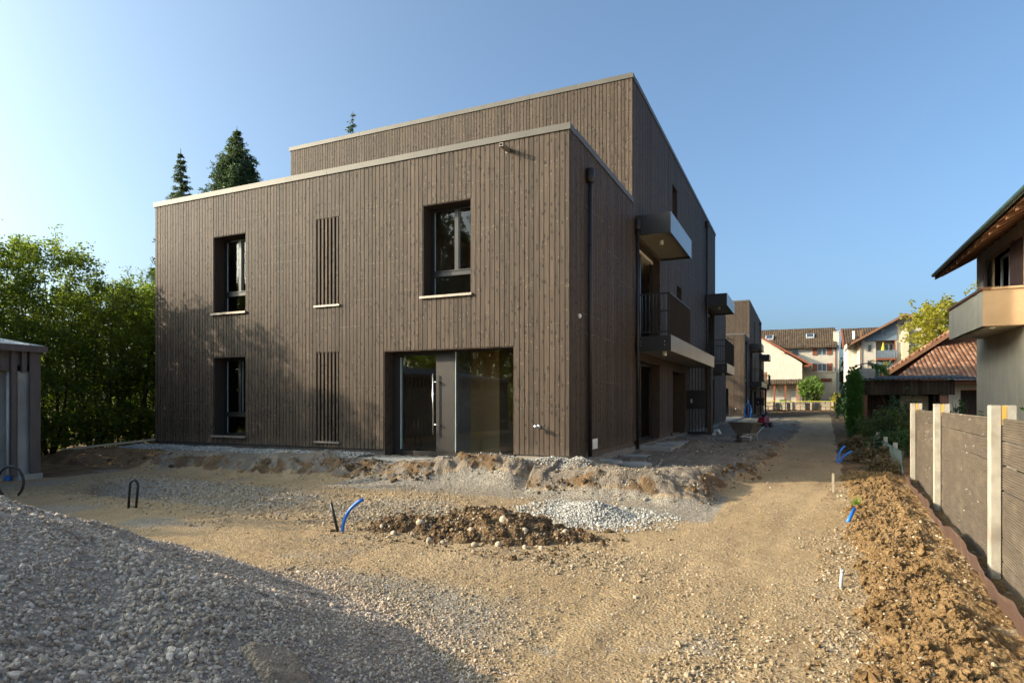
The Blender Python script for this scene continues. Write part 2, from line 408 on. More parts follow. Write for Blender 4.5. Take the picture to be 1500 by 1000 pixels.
# ------------------------------------------------------------------ mesh builder
class MB:
    def __init__(s): s.v = []; s.f = []; s.m = []; s.sm = []
    def add(s, vs, fs, mi=0, smooth=False):
        o = len(s.v); s.v += [tuple(map(float, q)) for q in vs]
        for f in fs: s.f.append(tuple(i + o for i in f)); s.m.append(mi); s.sm.append(smooth)
    def hexa(s, p, mi=0):   # p: 8 pts, bottom 4 then top 4
        s.add(p, [(0, 3, 2, 1), (4, 5, 6, 7), (0, 1, 5, 4), (1, 2, 6, 5), (2, 3, 7, 6), (3, 0, 4, 7)], mi)
    def box(s, x0, x1, y0, y1, z0, z1, mi=0):
        s.hexa([(x0, y0, z0), (x1, y0, z0), (x1, y1, z0), (x0, y1, z0), (x0, y0, z1), (x1, y0, z1), (x1, y1, z1), (x0, y1, z1)], mi)
    def quad(s, a, b, c, d, mi=0): s.add([a, b, c, d], [(0, 1, 2, 3)], mi)
    def tube(s, pts, r, n=8, mi=0, smooth=True, cap=True):
        P = [Vector(p) for p in pts]; rs = r if hasattr(r, '__len__') else [r] * len(P)
        rings = []; up = None
        for i, p in enumerate(P):
            t = (P[min(i + 1, len(P) - 1)] - P[max(i - 1, 0)]).normalized()
            if up is None: up = t.orthogonal().normalized()
            up = (up - t * up.dot(t)).normalized() if (up - t * up.dot(t)).length > 1e-4 else t.orthogonal().normalized()
            b = t.cross(up); rings.append([p + (up * math.cos(a) + b * math.sin(a)) * rs[i] for a in [2 * math.pi * k / n for k in range(n)]])
        vs = [q for rg in rings for q in rg]; fs = []
        for i in range(len(P) - 1):
            for k in range(n):
                fs.append((i * n + k, i * n + (k + 1) % n, (i + 1) * n + (k + 1) % n, (i + 1) * n + k))
        if cap: fs.append(tuple(range(n))[::-1]); fs.append(tuple((len(P) - 1) * n + k for k in range(n)))
        s.add(vs, fs, mi, smooth)
    def lathe(s, c, prof, n=16, mi=0, axis='z', smooth=True):
        vs = []; fs = []
        for (r, h) in prof:
            for k in range(n):
                a = 2 * math.pi * k / n; x, y = r * math.cos(a), r * math.sin(a)
                vs.append({'z': (c[0] + x, c[1] + y, c[2] + h), 'y': (c[0] + x, c[1] + h, c[2] + y), 'x': (c[0] + h, c[1] + x, c[2] + y)}[axis])
        for i in range(len(prof) - 1):
            for k in range(n): fs.append((i * n + k, i * n + (k + 1) % n, (i + 1) * n + (k + 1) % n, (i + 1) * n + k))
        fs.append(tuple(range(n))[::-1]); fs.append(tuple((len(prof) - 1) * n + k for k in range(n)))
        s.add(vs, fs, mi, smooth)
    def prism(s, poly, f, d0, d1, mi=0):   # poly of 2D points, f(u,v,d)->xyz
        n = len(poly); vs = [f(u, v, d0) for u, v in poly] + [f(u, v, d1) for u, v in poly]
        fs = [tuple(range(n))[::-1], tuple(range(n, 2 * n))] + [(k, (k + 1) % n, n + (k + 1) % n, n + k) for k in range(n)]
        s.add(vs, fs, mi)
    def build(s, name, mats, parent=None, uv=None):
        me = bpy.data.meshes.new(name)
        off = Vector((0, 0, 0))
        if parent is not None:
            q = parent
            while q.parent is not None: q = q.parent
            off = Vector(q.location)
        else:
            a = np.array(s.v); off = Vector(((a[:, 0].min() + a[:, 0].max()) / 2, (a[:, 1].min() + a[:, 1].max()) / 2, a[:, 2].min()))
        me.from_pydata([(x - off.x, y - off.y, z - off.z) for x, y, z in s.v], [], s.f)
        for m in (mats if isinstance(mats, (list, tuple)) else [mats]): me.materials.append(M[m] if isinstance(m, str) else m)
        me.polygons.foreach_set('material_index', s.m); me.polygons.foreach_set('use_smooth', s.sm)
        if uv:
            ul = me.uv_layers.new(name='UVMap')
            for lp in me.loops: ul.data[lp.index].uv = uv(*s.v[lp.vertex_index])
        me.update()
        o = bpy.data.objects.new(name, me); COL.objects.link(o)
        if parent is not None: o.parent = parent
        else: o.location = off
        return o


def fast_mesh(name, V, F, mats, parent=None, smooth=False, off=None, mi=None):
    """numpy arrays: V (n,3), F (m,k)"""
    me = bpy.data.meshes.new(name); V = np.asarray(V, np.float32); F = np.asarray(F, np.int32)
    if parent is not None:
        q = parent
        while q.parent is not None: q = q.parent
        off = np.array(q.location)
    elif off is None: off = np.array([(V[:, 0].min() + V[:, 0].max()) / 2, (V[:, 1].min() + V[:, 1].max()) / 2, V[:, 2].min()])
    V = (V - off).astype(np.float32)
    me.vertices.add(len(V)); me.vertices.foreach_set('co', V.ravel())
    me.loops.add(F.size); me.loops.foreach_set('vertex_index', F.ravel())
    me.polygons.add(len(F)); me.polygons.foreach_set('loop_start', np.arange(len(F), dtype=np.int32) * F.shape[1])
    for m in (mats if isinstance(mats, (list, tuple)) else [mats]): me.materials.append(M[m])
    if mi is not None: me.polygons.foreach_set('material_index', np.asarray(mi, np.int32))
    me.polygons.foreach_set('use_smooth', np.full(len(F), smooth))
    me.update(calc_edges=True)
    o = bpy.data.objects.new(name, me); COL.objects.link(o)
    if parent is not None: o.parent = parent
    else: o.location = off
    return o


def tag(o, label=None, cat=None, group=None, kind=None):
    if label: o['label'] = label
    if cat: o['category'] = cat
    if group: o['group'] = group
    if kind: o['kind'] = kind
    return o


def thing(name, label, cat, loc, group=None):
    o = bpy.data.objects.new(name, None); COL.objects.link(o); o.location = loc; o.empty_display_size = .2
    return tag(o, label, cat, group)


def copy_tree(o, parent=None):
    c = o.copy(); COL.objects.link(c)
    if parent is not None: c.parent = parent
    for ch in list(o.children): copy_tree(ch, c)
    return c


# ------------------------------------------------------------------ terrain
def xe(y):   # right-hand edge of the sandy terrace beside the building
    return np.interp(y, [9, 11, 15, 28, 45, 60], [-2.3, -1.75, -1.15, -.35, -.1, -.6])


def terrain(x, y):
    x = np.asarray(x, float); y = np.asarray(y, float)
    zb = -.48 + .36 * ss(8, 40, y) + .12 * ss(70, 95, y)
    zb = zb + .10 * ss(4, 10, y) * ss(-2.5, -8, x) + .05 * ss(-10, -14, x)
    zb = zb + .05 * fbm(x * .5, y * .5, 3, 1)
    # front terrace and bank
    d = 12.3 - y
    e = np.interp(x, [-18, -15, -10.6, -9.2, -8.0, -7.2, -6.2, -4.2, -3.4, -1.5], [2.2, 2.2, 2.0, 1.5, 1.35, 1.75, 1.25, .95, 1.2, 1.4]) + .55 * fbm(x * 1.3, y * .4, 4, 5)
    wd = np.interp(x, [-10.2, -9.4, -7.9, -7.2], [.42, .85, .85, .45]) * (1 + 1.1 * fbm(x * .8, y * .3, 3, 6))
    sf = (1 - ss(e - wd, e + wd, d)) * ss(-19, -17.5, x) * (1 - ss(-1.9, -1.2, x))
    T = -.02 + .05 * fbm(x * 1.2, y * 1.2, 4, 7)
    # right terrace
    ed = xe(y) + .5 * fbm(x * .6, y * .9, 4, 9)
    sr = (1 - ss(ed - .5, ed + .4, x)) * ss(10.5, 11.1, y + .5 * fbm(x * 1.1, y, 3, 12)) * ss(-17, -16.9, x) * (1 - ss(47, 52, y))
    T2 = -.13 + .22 * fbm(x * .9, y * .9, 5, 15) + .10 * fbm(x * 2.6, y * 2.6, 4, 16)
    s = np.maximum(sf, np.where(x > -4.6, sr, 0))
    z = zb * (1 - s) + np.where(x > -4.3, T2, T) * s
    # heaps of sand thrown up along the corner
    for cx, cy, r, h in ((-6.75, 10.95, .42, .13), (-6.2, 11.1, .4, .2), (-5.55, 11.25, .52, .27), (-5.0, 11.0, .38, .13), (-4.55, 11.65, .3, .14), (-3.95, 11.75, .34, .17),
                         (-3.3, 11.15, .55, .17), (-2.6, 11.35, .5, .12), (-2.15, 12.3, .5, .1), (-4.0, 12.75, .35, .16), (-1.75, 13.6, .4, .08), (-7.35, 10.8, .3, .07),
                         (-12.4, 10.6, .5, .1), (-10.6, 10.9, .5, .12), (-9.9, 11.3, .4, .12), (-14, 10.6, .6, .07)):
        q = (x - cx) ** 2 + (y - cy) ** 2
        z = z + h * np.exp(-q / (r * r)) * (1 + .5 * fbm(x * 4, y * 4, 3, 20))
    # sunk trench on the left, shallow ruts, low gravel swells
    z = z - .2 * np.exp(-(((x + 11.4) / 1.3) ** 2 + ((y - 7.75 - .12 * (x + 11.4)) / .42) ** 2)) + .08 * np.exp(-(((x + 11.2) / 1.9) ** 2 + ((y - 8.7) / .4) ** 2))
    z = z + .10 * np.exp(-(((x + 5.2) / 1.6) ** 2 + ((y - 9.0) / .7) ** 2)) + .08 * np.exp(-(((x + 3.6) / 1.3) ** 2 + ((y - 9.7) / .45) ** 2))
    rough = .02 + .10 * s * (1 - ss(.9, 1, s)) * 4 * .5 + .03 * s
    z = z + rough * fbm(x * 3.3, y * 3.3, 5, 30) + .02 * fbm(x * 11, y * 11, 3, 33) * (1 + 2 * s) + .010 * (.45 - worley(x * 16, y * 16, 34)) * (np.abs(x) < 14) * (y < 30)
    cx_ = np.interp(y, [2, 9, 15, 40], [-1.35, -.75, -.25, .45]) + .12 * np.sin(y * .5)
    for o_ in (-.62, .62, -.2): z = z - .013 * np.exp(-((x - cx_ - o_) / .13) ** 2) * (.55 + .6 * vnoise(x * 0 + o_, y * .35, 160)) * (y > 2) * (y < 45) * (s < .2)
    bk = ss(.1, .35, s) * (1 - ss(.7, .98, s)) * (y < 30); z = z + bk * (.10 * (.35 - worley(x * 2.2, y * 2.2, 2) ** 2) + .08 * (.35 - worley(x * 5, y * 5, 3) ** 2) + .03 * (.35 - worley(x * 13, y * 13, 4) ** 2) + .16 * fbm(x * 4, y * 4, 5, 35)) + s * (1 - ss(.9, 1., s)) * .05 * fbm(x * 14, y * 14, 3, 36)
    z = z + .5 * ss(9.5, 14, y) * 0
    # rough earth bank and mound at the far end of the path
    z = z + .55 * np.exp(-(((x + 1.2) / 4.) ** 2 + ((y - 93.6) / 1.7) ** 2)) * (1 + fbm(x * .8, y * .8, 4, 40)) + .3 * np.exp(-(((x - 2.2) / 2.2) ** 2 + ((y - 64.) / 5.) ** 2)) * (1 + fbm(x * .8, y * .8, 4, 41))
    return z, s, d


def gz(x, y): return float(terrain(np.array([x]), np.array([y]))[0][0])


def axis_coords(segs):
    out = [segs[0][0]]
    for a, b, st in segs:
        n = max(1, int(round((b - a) / st))); out += list(np.linspace(a, b, n + 1)[1:])
    return np.array(out)


def build_ground():
    xs = axis_coords([(-400, -60, 34), (-60, -22, 2), (-22, -12, .12), (-12, -7, .05), (-7, 2.4, .026), (2.4, 8, .12), (8, 30, 1.2), (30, 400, 37)])
    ys = axis_coords([(-300, -20, 28), (-20, 1, 1), (1, 2.6, .1), (2.6, 8.5, .026), (8.5, 14, .03), (14, 24, .07), (24, 50, .2), (50, 90, .6), (90, 600, 34)])
    X, Yg = np.meshgrid(xs, ys, indexing='xy')
    z, s, d = terrain(X, Yg)
    nx, ny = len(xs), len(ys)
    idx = np.arange(nx * ny).reshape(ny, nx)
    F = np.stack([idx[:-1, :-1], idx[:-1, 1:], idx[1:, 1:], idx[1:, :-1]], -1).reshape(-1, 4)
    V = np.stack([X, Yg, z], -1).reshape(-1, 3)
    o = fast_mesh('ground', V, F, 'ground', None, True, np.zeros(3))
    x = X.ravel(); y = Yg.ravel(); sv = s.ravel(); dv = d.ravel()
    bank = ss(.06, .3, sv) * (1 - ss(.72, .95, sv))
    n = fbm(x * .9, y * .9, 4, 50)
    n2 = fbm(x * 2.2, y * 2.2, 4, 53)
    r = .55 * ss(.0, .25, n + .05) * ss(-2.4, -4.5, x) * (1 - ss(9.8, 10.6, y))              # gravelly left yard
    r = np.maximum(r, .95 * np.exp(-(((x + 9.6) / 3.6) ** 2 + ((y - 8.1) / 1.0) ** 2)) * (1 + n))
    r = np.maximum(r, .9 * np.exp(-(((x + 5.6) / 1.5) ** 2 + ((y - 8.0) / .9) ** 2)))
    r = np.maximum(r, 1.1 * np.exp(-(((x + 3.6) / 1.7) ** 2 + ((y - 4.3) / .95) ** 2)))       # apron of the gravel heap
    r = np.maximum(r, ss(.3, 1., sv) * (1 - ss(.55, .8, dv)) * (x < -4.2) * ss(-17.4, -17, x) * (np.abs(x + 8.2) > .9))   # drainage strip along the wall
    r = np.maximum(r, .5 * ss(.05, .3, n2) * (x > -2.5) * (y < 7))
    r = np.maximum(r, .75 * ss(9.0, 9.9, y + .6 * n) * (1 - ss(.1, .5, sv)) * (x > -8.5) * (x < -1.2) * (y < 12))
    g_ = bank * (.3 + 1.8 * fbm(x * 1.3, y * 1.3, 4, 57) + 3.2 * fbm(x * 6, y * 6, 4, 58))
    g_ = np.maximum(g_, 1.0 * np.exp(-(((x + 11.4) / 1.6) ** 2 + ((y - 7.9) / .55) ** 2)))
    g_ = np.maximum(g_, ss(-13.6, -14.8, x) * ss(7.5, 8.6, y))
    g_ = np.maximum(g_, ss(.62 + .25 * n, .8 + .25 * n, x - np.interp(y, [14, 30, 60], [.1, .55, 1.5])) * ss(14, 16.5, y))
    g_ = np.maximum(g_, ss(60, 63, y) * (1 - ss(-9, -12, x)))
    g_ = np.maximum(g_, .8 * ss(.1, .25, n) * ss(24, 30, y) * (x < xe(y)))
    b = ss(.12, .5, sv) * (1 - .2 * n)
    far = ss(80, 100, y)
    mask = np.stack([np.clip(r, 0, 1) * (1 - far), np.clip(g_, 0, 1), np.clip(b, 0, 1), np.ones_like(r)], -1).astype(np.float32)
    at = o.data.attributes.new('mask', 'FLOAT_COLOR', 'POINT'); at.data.foreach_set('color', mask.ravel())
    tag(o, kind='structure')
    return o


# ------------------------------------------------------------------ stones
def ico(sub=0):
    import bmesh
    bm = bmesh.new(); bmesh.ops.create_icosphere(bm, subdivisions=sub + 1, radius=1.)
    bm.verts.ensure_lookup_table()
    V = np.array([v.co[:] for v in bm.verts]); F = np.array([[v.index for v in f.verts] for f in bm.faces]); bm.free()
    return V, F


def stones(name, P, S, mat, sub=0, flat=.65, jag=.25, parent=None, smooth=True, ntpl=8, tilt=None):
    V0, F0 = ico(sub); n = len(P); nv = len(V0)
    tp = []
    for k in range(ntpl):
        q = V0 * (1 + jag * (RNG.random((nv, 1)) - .5) * 2)
        q = q * np.array([1, .62 + .38 * RNG.random(), flat * (.7 + .5 * RNG.random())]); tp.append(q)
    tp = np.array(tp)
    qn = RNG.normal(size=(n, 4)); qn[:, 1:3] *= .45 if tilt is None else tilt
    qn /= np.linalg.norm(qn, axis=1)[:, None]
    w, x, y, z = qn.T
    Rm = np.stack([1 - 2 * (y * y + z * z), 2 * (x * y - z * w), 2 * (x * z + y * w), 2 * (x * y + z * w), 1 - 2 * (x * x + z * z), 2 * (y * z - x * w),
                   2 * (x * z - y * w), 2 * (y * z + x * w), 1 - 2 * (x * x + y * y)], -1).reshape(n, 3, 3)
    T = tp[RNG.integers(0, ntpl, n)]
    V = np.einsum('nij,nvj->nvi', Rm, T) * np.asarray(S)[:, None, None] + np.asarray(P)[:, None, :]
    F = F0[None] + (np.arange(n) * nv)[:, None, None]
    return fast_mesh(name, V.reshape(-1, 3), F.reshape(-1, 3), mat, parent, smooth)


HEAP_A = np.array([-4.8, 1.2]); HEAP_H = 1.65; HEAP_K = .47


def heap_h(x, y):
    dx = x - HEAP_A[0]; dy = y - HEAP_A[1]; r = np.sqrt(dx * dx + dy * dy)
    h = HEAP_H - HEAP_K * np.sqrt(r * r + .06) + .16 * fbm(x * .9, y * .9, 4, 60) + .05 * fbm(x * 3, y * 3, 3, 61)
    a = np.arctan2(dy, dx)
    h = h + .05 * np.sin(a * 9 + 1.3 + 2 * fbm(x, y, 3, 62)) * ss(.4, 2.2, r) + .10 * fbm(x * 2., y * 2., 3, 63)
    return h


def height_patch(name, x0, x1, y0, y1, st, fn, mat, cut=-.06):
    """open height field laid on the terrain, trimmed where it dives below the ground"""
    xs = np.arange(x0, x1 + st, st); ys = np.arange(y0, y1 + st, st)
    X, Yg = np.meshgrid(xs, ys); z0 = terrain(X, Yg)[0]; h = fn(X, Yg)
    z = z0 + np.maximum(h, cut)
    nx = len(xs); idx = np.arange(X.size).reshape(X.shape)
    F = np.stack([idx[:-1, :-1], idx[:-1, 1:], idx[1:, 1:], idx[1:, :-1]], -1).reshape(-1, 4)
    hv = h.ravel(); keep = hv[F].max(1) > cut
    F = F[keep]; u, inv = np.unique(F, return_inverse=True)
    V = np.stack([X.ravel(), Yg.ravel(), z.ravel()], -1)[u]
    return fast_mesh(name, V, inv.reshape(F.shape), mat, None, True)


def mound_h(x, y):
    xr = (x + 3.85) / 1.5; yr = (y - 7.4 - .12 * (x + 3.85)) / .72
    h = .25 * (1 - (xr * xr + yr * yr)) + .30 * fbm(x * 1.7, y * 1.7, 4, 70)
    h = h - .03 + .10 * (.45 - worley(x * 4.5, y * 4.5, 71)) + .05 * (.45 - worley(x * 10, y * 10, 72)) + .05 * fbm(x * 9, y * 9, 3, 73)
    return h


def pile_h(x, y):
    r = np.sqrt(((x + 2.83) / .75) ** 2 + ((y - 9.15) / .55) ** 2) * (1 + .5 * fbm(x * 1.6, y * 1.6, 4, 81))
    return .24 - .25 * np.sqrt(r * r + .04) + .10 * fbm(x * 2.2, y * 2.2, 4, 80)


def strip_l(y): return .26 + (y - 4.3) * .043
def fence_x(y): return 1.20 + y * .0537


def clod_h(x, y):
    xl = strip_l(y) + .5 * fbm(y * 1.1, x * 0, 4, 90) + .12 * fbm(x * 5, y * 5, 3, 97); xr = fence_x(y) - .04
    t = (x - xl) / np.maximum(xr - xl, .2)
    env = ss(-.02, .22, t) * (1 - .45 * ss(.7, 1., t)) * (1 - ss(16.3, 17.5, y)) + 0 * x
    dome = lambda f, k: .38 - np.minimum(worley(x * f, y * f, k), .95) ** 2
    h = .03 + .15 * dome(2.4, 96) + .10 * fbm(x * 1.9, y * 1.9, 4, 91) * 2 + .085 * dome(5., 92) * (.4 + vnoise(x * 3, y * 3, 98)) + .045 * dome(11., 93) + .018 * dome(24., 94) + .035 * fbm(x * 20, y * 20, 4, 95)
    return .8 * h * env - .05 * (1 - env)


def on_ground(x, y, dz=0.): return np.stack([x, y, terrain(x, y)[0] + dz], -1)


def build_earthworks():
    # big gravel heap
    o = thing('gravel_heap', 'large heap of grey crushed gravel filling the lower left foreground', 'gravel heap', (HEAP_A[0], HEAP_A[1], -.48))
    b = height_patch('gravel_body', -8.8, -1.0, -2.8, 5.2, .045, heap_h, 'gravel_bed'); b.parent = o; b.location = Vector(b.location) - Vector(o.location)
    n = 150000
    x = RNG.uniform(-7.5, -1.0, n); y = RNG.uniform(.6, 5.4, n); h = heap_h(x, y)
    dep = -x * .4163 + y * .9092; lat = x * .9092 + y * .4163
    k = (h > -.03 - .2 * RNG.random(n) ** 3) & (np.abs(lat) < dep * .9) & (dep > 1.9) & (RNG.random(n) < np.clip(1.15 - dep * .06, .3, 1))
    x, y, h = x[k], y[k], h[k]
    s = np.clip(RNG.lognormal(math.log(.0105), .36, len(x)), .005, .028)
    s = s * (.72 + .34 * ss(-.12, .16, fbm(x * 1.6, y * 1.6, 4, 130)))
    P = np.stack([x, y, terrain(x, y)[0] + np.maximum(h, 0) + s * .25], -1)
    q = stones('gravel', P, s, 'gravel', 0, .68, .25, o, False, 10, 1.)
    q['kind'] = 'stuff'
    # loose gravel on the site ground: one object
    PP = []; SS = []
    def add(n, x0, x1, y0, y1, dens, smin, smax, med, sig=.4):
        x = RNG.uniform(x0, x1, n); y = RNG.uniform(y0, y1, n)
        k = RNG.random(n) < dens(x, y); x, y = x[k], y[k]
        s = np.clip(RNG.lognormal(math.log(med), sig, len(x)), smin, smax)
        k = np.full(len(x), True)
        PP.append(on_ground(x, y)[k] + np.stack([0 * s, 0 * s, s * .22 + np.maximum(clod_h(x, y), 0)], -1)); SS.append(s)
    wild = lambda x, y: np.clip(.03 + 1.3 * ss(.0, .28, fbm(x * 1.1, y * 1.1, 5, 101)) * ss(-.2, .2, fbm(x * .45, y * .45, 3, 104)), 0, 1)
    add(34000, -3.0, .5, 3.2, 7.0, lambda x, y: wild(x, y) * (1.0 - .35 * ss(5, 7, y)), .004, .03, .0095)
    add(12000, -.9, .45, 3.2, 5.3, lambda x, y: .06 + .55 * ss(-.05, .2, fbm(x * 1.3, y * 1.3, 4, 107)) * (1 - ss(4.2, 5.4, y)), .004, .035, .010)
    add(26000, -9., .6, 6., 11.5, lambda x, y: wild(x, y) * .8 * (mound_h(x, y) < .02), .005, .035, .011)
    add(9000, -13.5, -6.5, 6.6, 9.4, lambda x, y: .9 * np.exp(-(((x + 9.6) / 3.2) ** 2 + ((y - 8.1) / .9) ** 2)), .008, .035, .015)
    add(7000, -7.4, -3.6, 6.8, 9.4, lambda x, y: .9 * np.exp(-(((x + 5.7) / 1.5) ** 2 + ((y - 8.0) / .85) ** 2)), .007, .035, .014)
    add(14000, -5.6, -1.7, 3.5, 5.6, lambda x, y: .95 * np.exp(-(((x + 3.4) / 1.5) ** 2 + ((y - 4.45) / .75) ** 2)), .004, .02, .0085)
    add(2500, -1.6, .9, 11., 22., lambda x, y: .5 * wild(x, y), .008, .035, .014)
    add(3000, -.2, .8, 4.3, 15., lambda x, y: np.clip(ss(.0, .25, fbm(x * 2.2, y * 1.1, 4, 140)) * np.exp(-((x - strip_l(y)) / .28) ** 2), 0, 1), .005, .04, .012)
    add(2600, .2, 1.6, 3.5, 13., lambda x, y: .8 * (clod_h(x, y) > 0), .006, .03, .011)
    add(70000, -6., .8, 3.2, 13., lambda x, y: ss(.02, .22, fbm(x * 1.3, y * .45, 5, 143)) * .9 + .04, .003, .014, .0055, .4)
    add(9000, -14., -4., 6.4, 12., lambda x, y: .5 + .5 * ss(-.05, .2, fbm(x * .8, y * .8, 4, 146)), .004, .03, .008, .5)
    q = stones('loose_gravel', np.concatenate(PP), np.concatenate(SS), 'gravel_warm', 0, .62, .25, None, False)
    tag(q, 'beige gravel stones scattered over the bare site ground', 'gravel', kind='stuff')
    # pale drainage gravel along the facade
    x = RNG.uniform(-17.3, -3.7, 26000); y = 12.3 - RNG.uniform(.0, 1.0, 26000) + .15 * fbm(x * 1.5, x * 0, 3, 120)
    k = (np.abs(x + 8.2) > .95) & (RNG.random(len(x)) < np.where(x > -7.3, .5, .8)) & ((x < -7.2) | (y > 11.2)) & ((12.3 - y) < .55 + .5 * RNG.random(len(x)))
    x, y = x[k], y[k]; s = np.clip(RNG.lognormal(math.log(.017), .3, len(x)), .01, .035)
    q = stones('pale_gravel', on_ground(x, y) + np.stack([0 * s, 0 * s, s * .3 + .05 * np.exp(-((12.3 - y - .35) / .3) ** 2)], -1), s, 'gravel_white', 0, .65, .25)
    tag(q, 'pale drainage gravel in a strip along the foot of the timber facade', 'gravel', kind='stuff')
    # white gravel pile
    o = thing('gravel_pile', 'low pile of pale grey gravel right of the brown rubble mound', 'gravel pile', (-2.83, 9.15, gz(-2.83, 9.15)))
    b = height_patch('gravel_body', -4., -1.6, 8.2, 10.1, .04, pile_h, 'gravel_white_bed'); b.parent = o; b.location = Vector(b.location) - Vector(o.location)
    x = RNG.uniform(-4.1, -1.6, 9000); y = RNG.uniform(8.2, 10.1, 9000); h = pile_h(x, y); k = (h > -.03 - .25 * RNG.random(9000) ** 3); x, y, h = x[k], y[k], h[k]
    s = np.clip(RNG.lognormal(math.log(.017), .3, len(x)), .008, .035)
    q = stones('gravel', on_ground(x, y) + np.stack([0 * s, 0 * s, np.maximum(h, 0) + s * .3], -1), s, 'gravel_white', 0, .66, .25, o); q['kind'] = 'stuff'
    # brown rubble mound
    o = height_patch('rubble_mound', -5.7, -2.0, 6.3, 8.4, .022, mound_h, 'rubble')
    tag(o, 'mound of brown earth and rubble in the middle of the yard', 'earth mound')
    x = RNG.uniform(-5.5, -2.2, 1500); y = RNG.uniform(6.5, 8.1, 1500); h = mound_h(x, y); k = (h > -.04) & (h < .34); x, y, h = x[k], y[k], h[k]
    s = np.clip(RNG.lognormal(math.log(.0125), .5, len(x)), .006, .036)
    q = stones('rubble_stones', on_ground(x, y) + np.stack([0 * s, 0 * s, np.maximum(h, 0) + s * .2], -1), s, 'gravel_warm', 1, .7, .15)
    tag(q, 'small stones mixed into the brown rubble mound', 'stones', kind='stuff')
    n = 9000; x = RNG.uniform(-5.7, -2.0, n); y = RNG.uniform(6.3, 8.4, n); h = mound_h(x, y); k = (h > 0) | (RNG.random(n) < .12); x, y, h = x[k], y[k], h[k]; s = np.clip(RNG.lognormal(math.log(.0095), .6, len(x)), .004, .055)
    q = stones('earth_lumps', on_ground(x, y) + np.stack([0 * s, 0 * s, np.maximum(h, 0) + s * .15], -1), s, 'rubble', 1, .8, .3, None, False, 10); tag(q, 'crumbly brown earth lumps heaped in the rubble mound', 'soil', kind='stuff')
    for (cx, cy, cs) in ((-4.55, 7.05, .105), (-3.42, 7.2, .105), (-4.75, 6.72, .085), (-3.75, 6.98, .08), (-3.3, 6.82, .08), (-2.98, 6.88, .075), (-5.02, 6.85, .07), (-2.72, 7.55, .1), (-3.95, 6.62, .07), (-5.3, 7.1, .065), (-4.15, 6.63, .08), (-2.8, 6.95, .06), (-3.1, 7.15, .075), (-3.55, 6.68, .07)):
        cs *= .58; z = gz(cx, cy) + max(0, float(mound_h(np.array([cx]), np.array([cy]))[0]))
        q = stones('cobble', np.array([[cx, cy, z + cs * .3]]), np.array([cs]), 'cobble', 2, .8, .06, None, True, 1, .3)
        tag(q, 'rounded beige cobble lying on the brown rubble mound', 'stone', 'cobbles on the rubble mound')
    # clay strip beside the fence
    o = height_patch('clay_strip', .0, 2.3, 3.2, 17.6, .016, clod_h, 'clod', -.035)
    tag(o, 'strip of loose ochre clay clods dug up along the plank fence', 'clay', kind='stuff')
    n = 20000
    y = 3.4 + 12.8 * RNG.random(n) ** 1.5; x = strip_l(y) - .25 + RNG.random(n) * (fence_x(y) - .12 - strip_l(y)); h = clod_h(x, y); k = (h > -.02) | (RNG.random(n) < .3); x, y, h = x[k], y[k], h[k]
    s = np.clip(RNG.lognormal(math.log(.0085), .7, len(x)), .003, .06) * np.where(h > -.02, 1., .45)
    q = stones('clay_clods', on_ground(x, y) + np.stack([0 * s, 0 * s, np.maximum(h, 0) + s * .2], -1), s, 'clod', 1, .8, .34, None, False, 16)
    tag(q, 'crumbled ochre clay lumps lying on the clay strip', 'clay', kind='stuff')
    # soil lumps on the sand bank by the house
    n = 12000
    x = RNG.uniform(-16.5, -.4, n); y = RNG.uniform(9.6, 16, n); s_ = terrain(x, y)[1]; k = (s_ > .08) & (s_ < .85) & (fbm(x * 1.1, y * 1.1, 4, 57) > .06); x, y = x[k], y[k]
    s = np.clip(RNG.lognormal(math.log(.018), .6, len(x)), .008, .08)
    q = stones('soil_lumps', on_ground(x, y) + np.stack([0 * s, 0 * s, s * .2], -1), s, 'rubble', 1, .75, .2, None, False, 10)
    tag(q, 'dark soil lumps broken out of the bank in front of the house', 'soil', kind='stuff')
    n = 42000; x = RNG.uniform(-16.5, -.2, n); y = RNG.uniform(9.4, 24, n); s_ = terrain(x, y)[1]; k = (s_ > .03) & ((s_ < .96) | (x > -4.2)) & (RNG.random(n) < .35 + .9 * fbm(x * .9, y * .9, 4, 150)); x, y = x[k], y[k]
    s = np.clip(RNG.lognormal(math.log(.011), .65, len(x)), .004, .07)
    q = stones('sand_lumps', on_ground(x, y) + np.stack([0 * s, 0 * s, s * .15], -1), s, 'sandlump', 1, .7, .22, None, False, 12)
    tag(q, 'grey sandy crumbs and rubble strewn over the bank and terrace by the house', 'rubble', kind='stuff')
    # crusted block at the foot of the heap
    def crust_h(x, y):
        b = .07 - 2.6 * ((x + 2.42) ** 2 * .9 + (y - 2.42) ** 2 * 1.6) + .16 * fbm(x * 4.5, y * 4.5, 4, 170) + .05 * (.4 - worley(x * 7, y * 7, 171) ** 2) + .025 * fbm(x * 14, y * 14, 3, 172)
        b = np.minimum(b, .05 + .02 * fbm(x * 8, y * 8, 3, 173))
        return np.where(b > -.02, np.maximum(heap_h(x, y), 0) + b, -1.)
    q = height_patch('sand_block', -3.1, -1.9, 1.9, 3.1, .012, crust_h, 'crust', -.5)
    n = 700; x = RNG.uniform(-3., -1.9, n); y = RNG.uniform(1.95, 2.95, n); h = crust_h(x, y); k = (h > -.5) & (fbm(x * 5, y * 5, 3, 175) > .03); x, y, h = x[k], y[k], h[k]; s_ = np.clip(RNG.lognormal(math.log(.008), .4, len(x)), .004, .02)
    g_ = stones('loose_gravel', on_ground(x, y) + np.stack([0 * s_, 0 * s_, h + s_ * .2], -1), s_, 'gravel', 0, .68, .25, None, False); tag(g_, 'loose stones lying on the crusted sand lump', 'gravel', kind='stuff')
    tag(q, 'crusted tan lump of compacted sand at the foot of the gravel heap', 'sand lump')


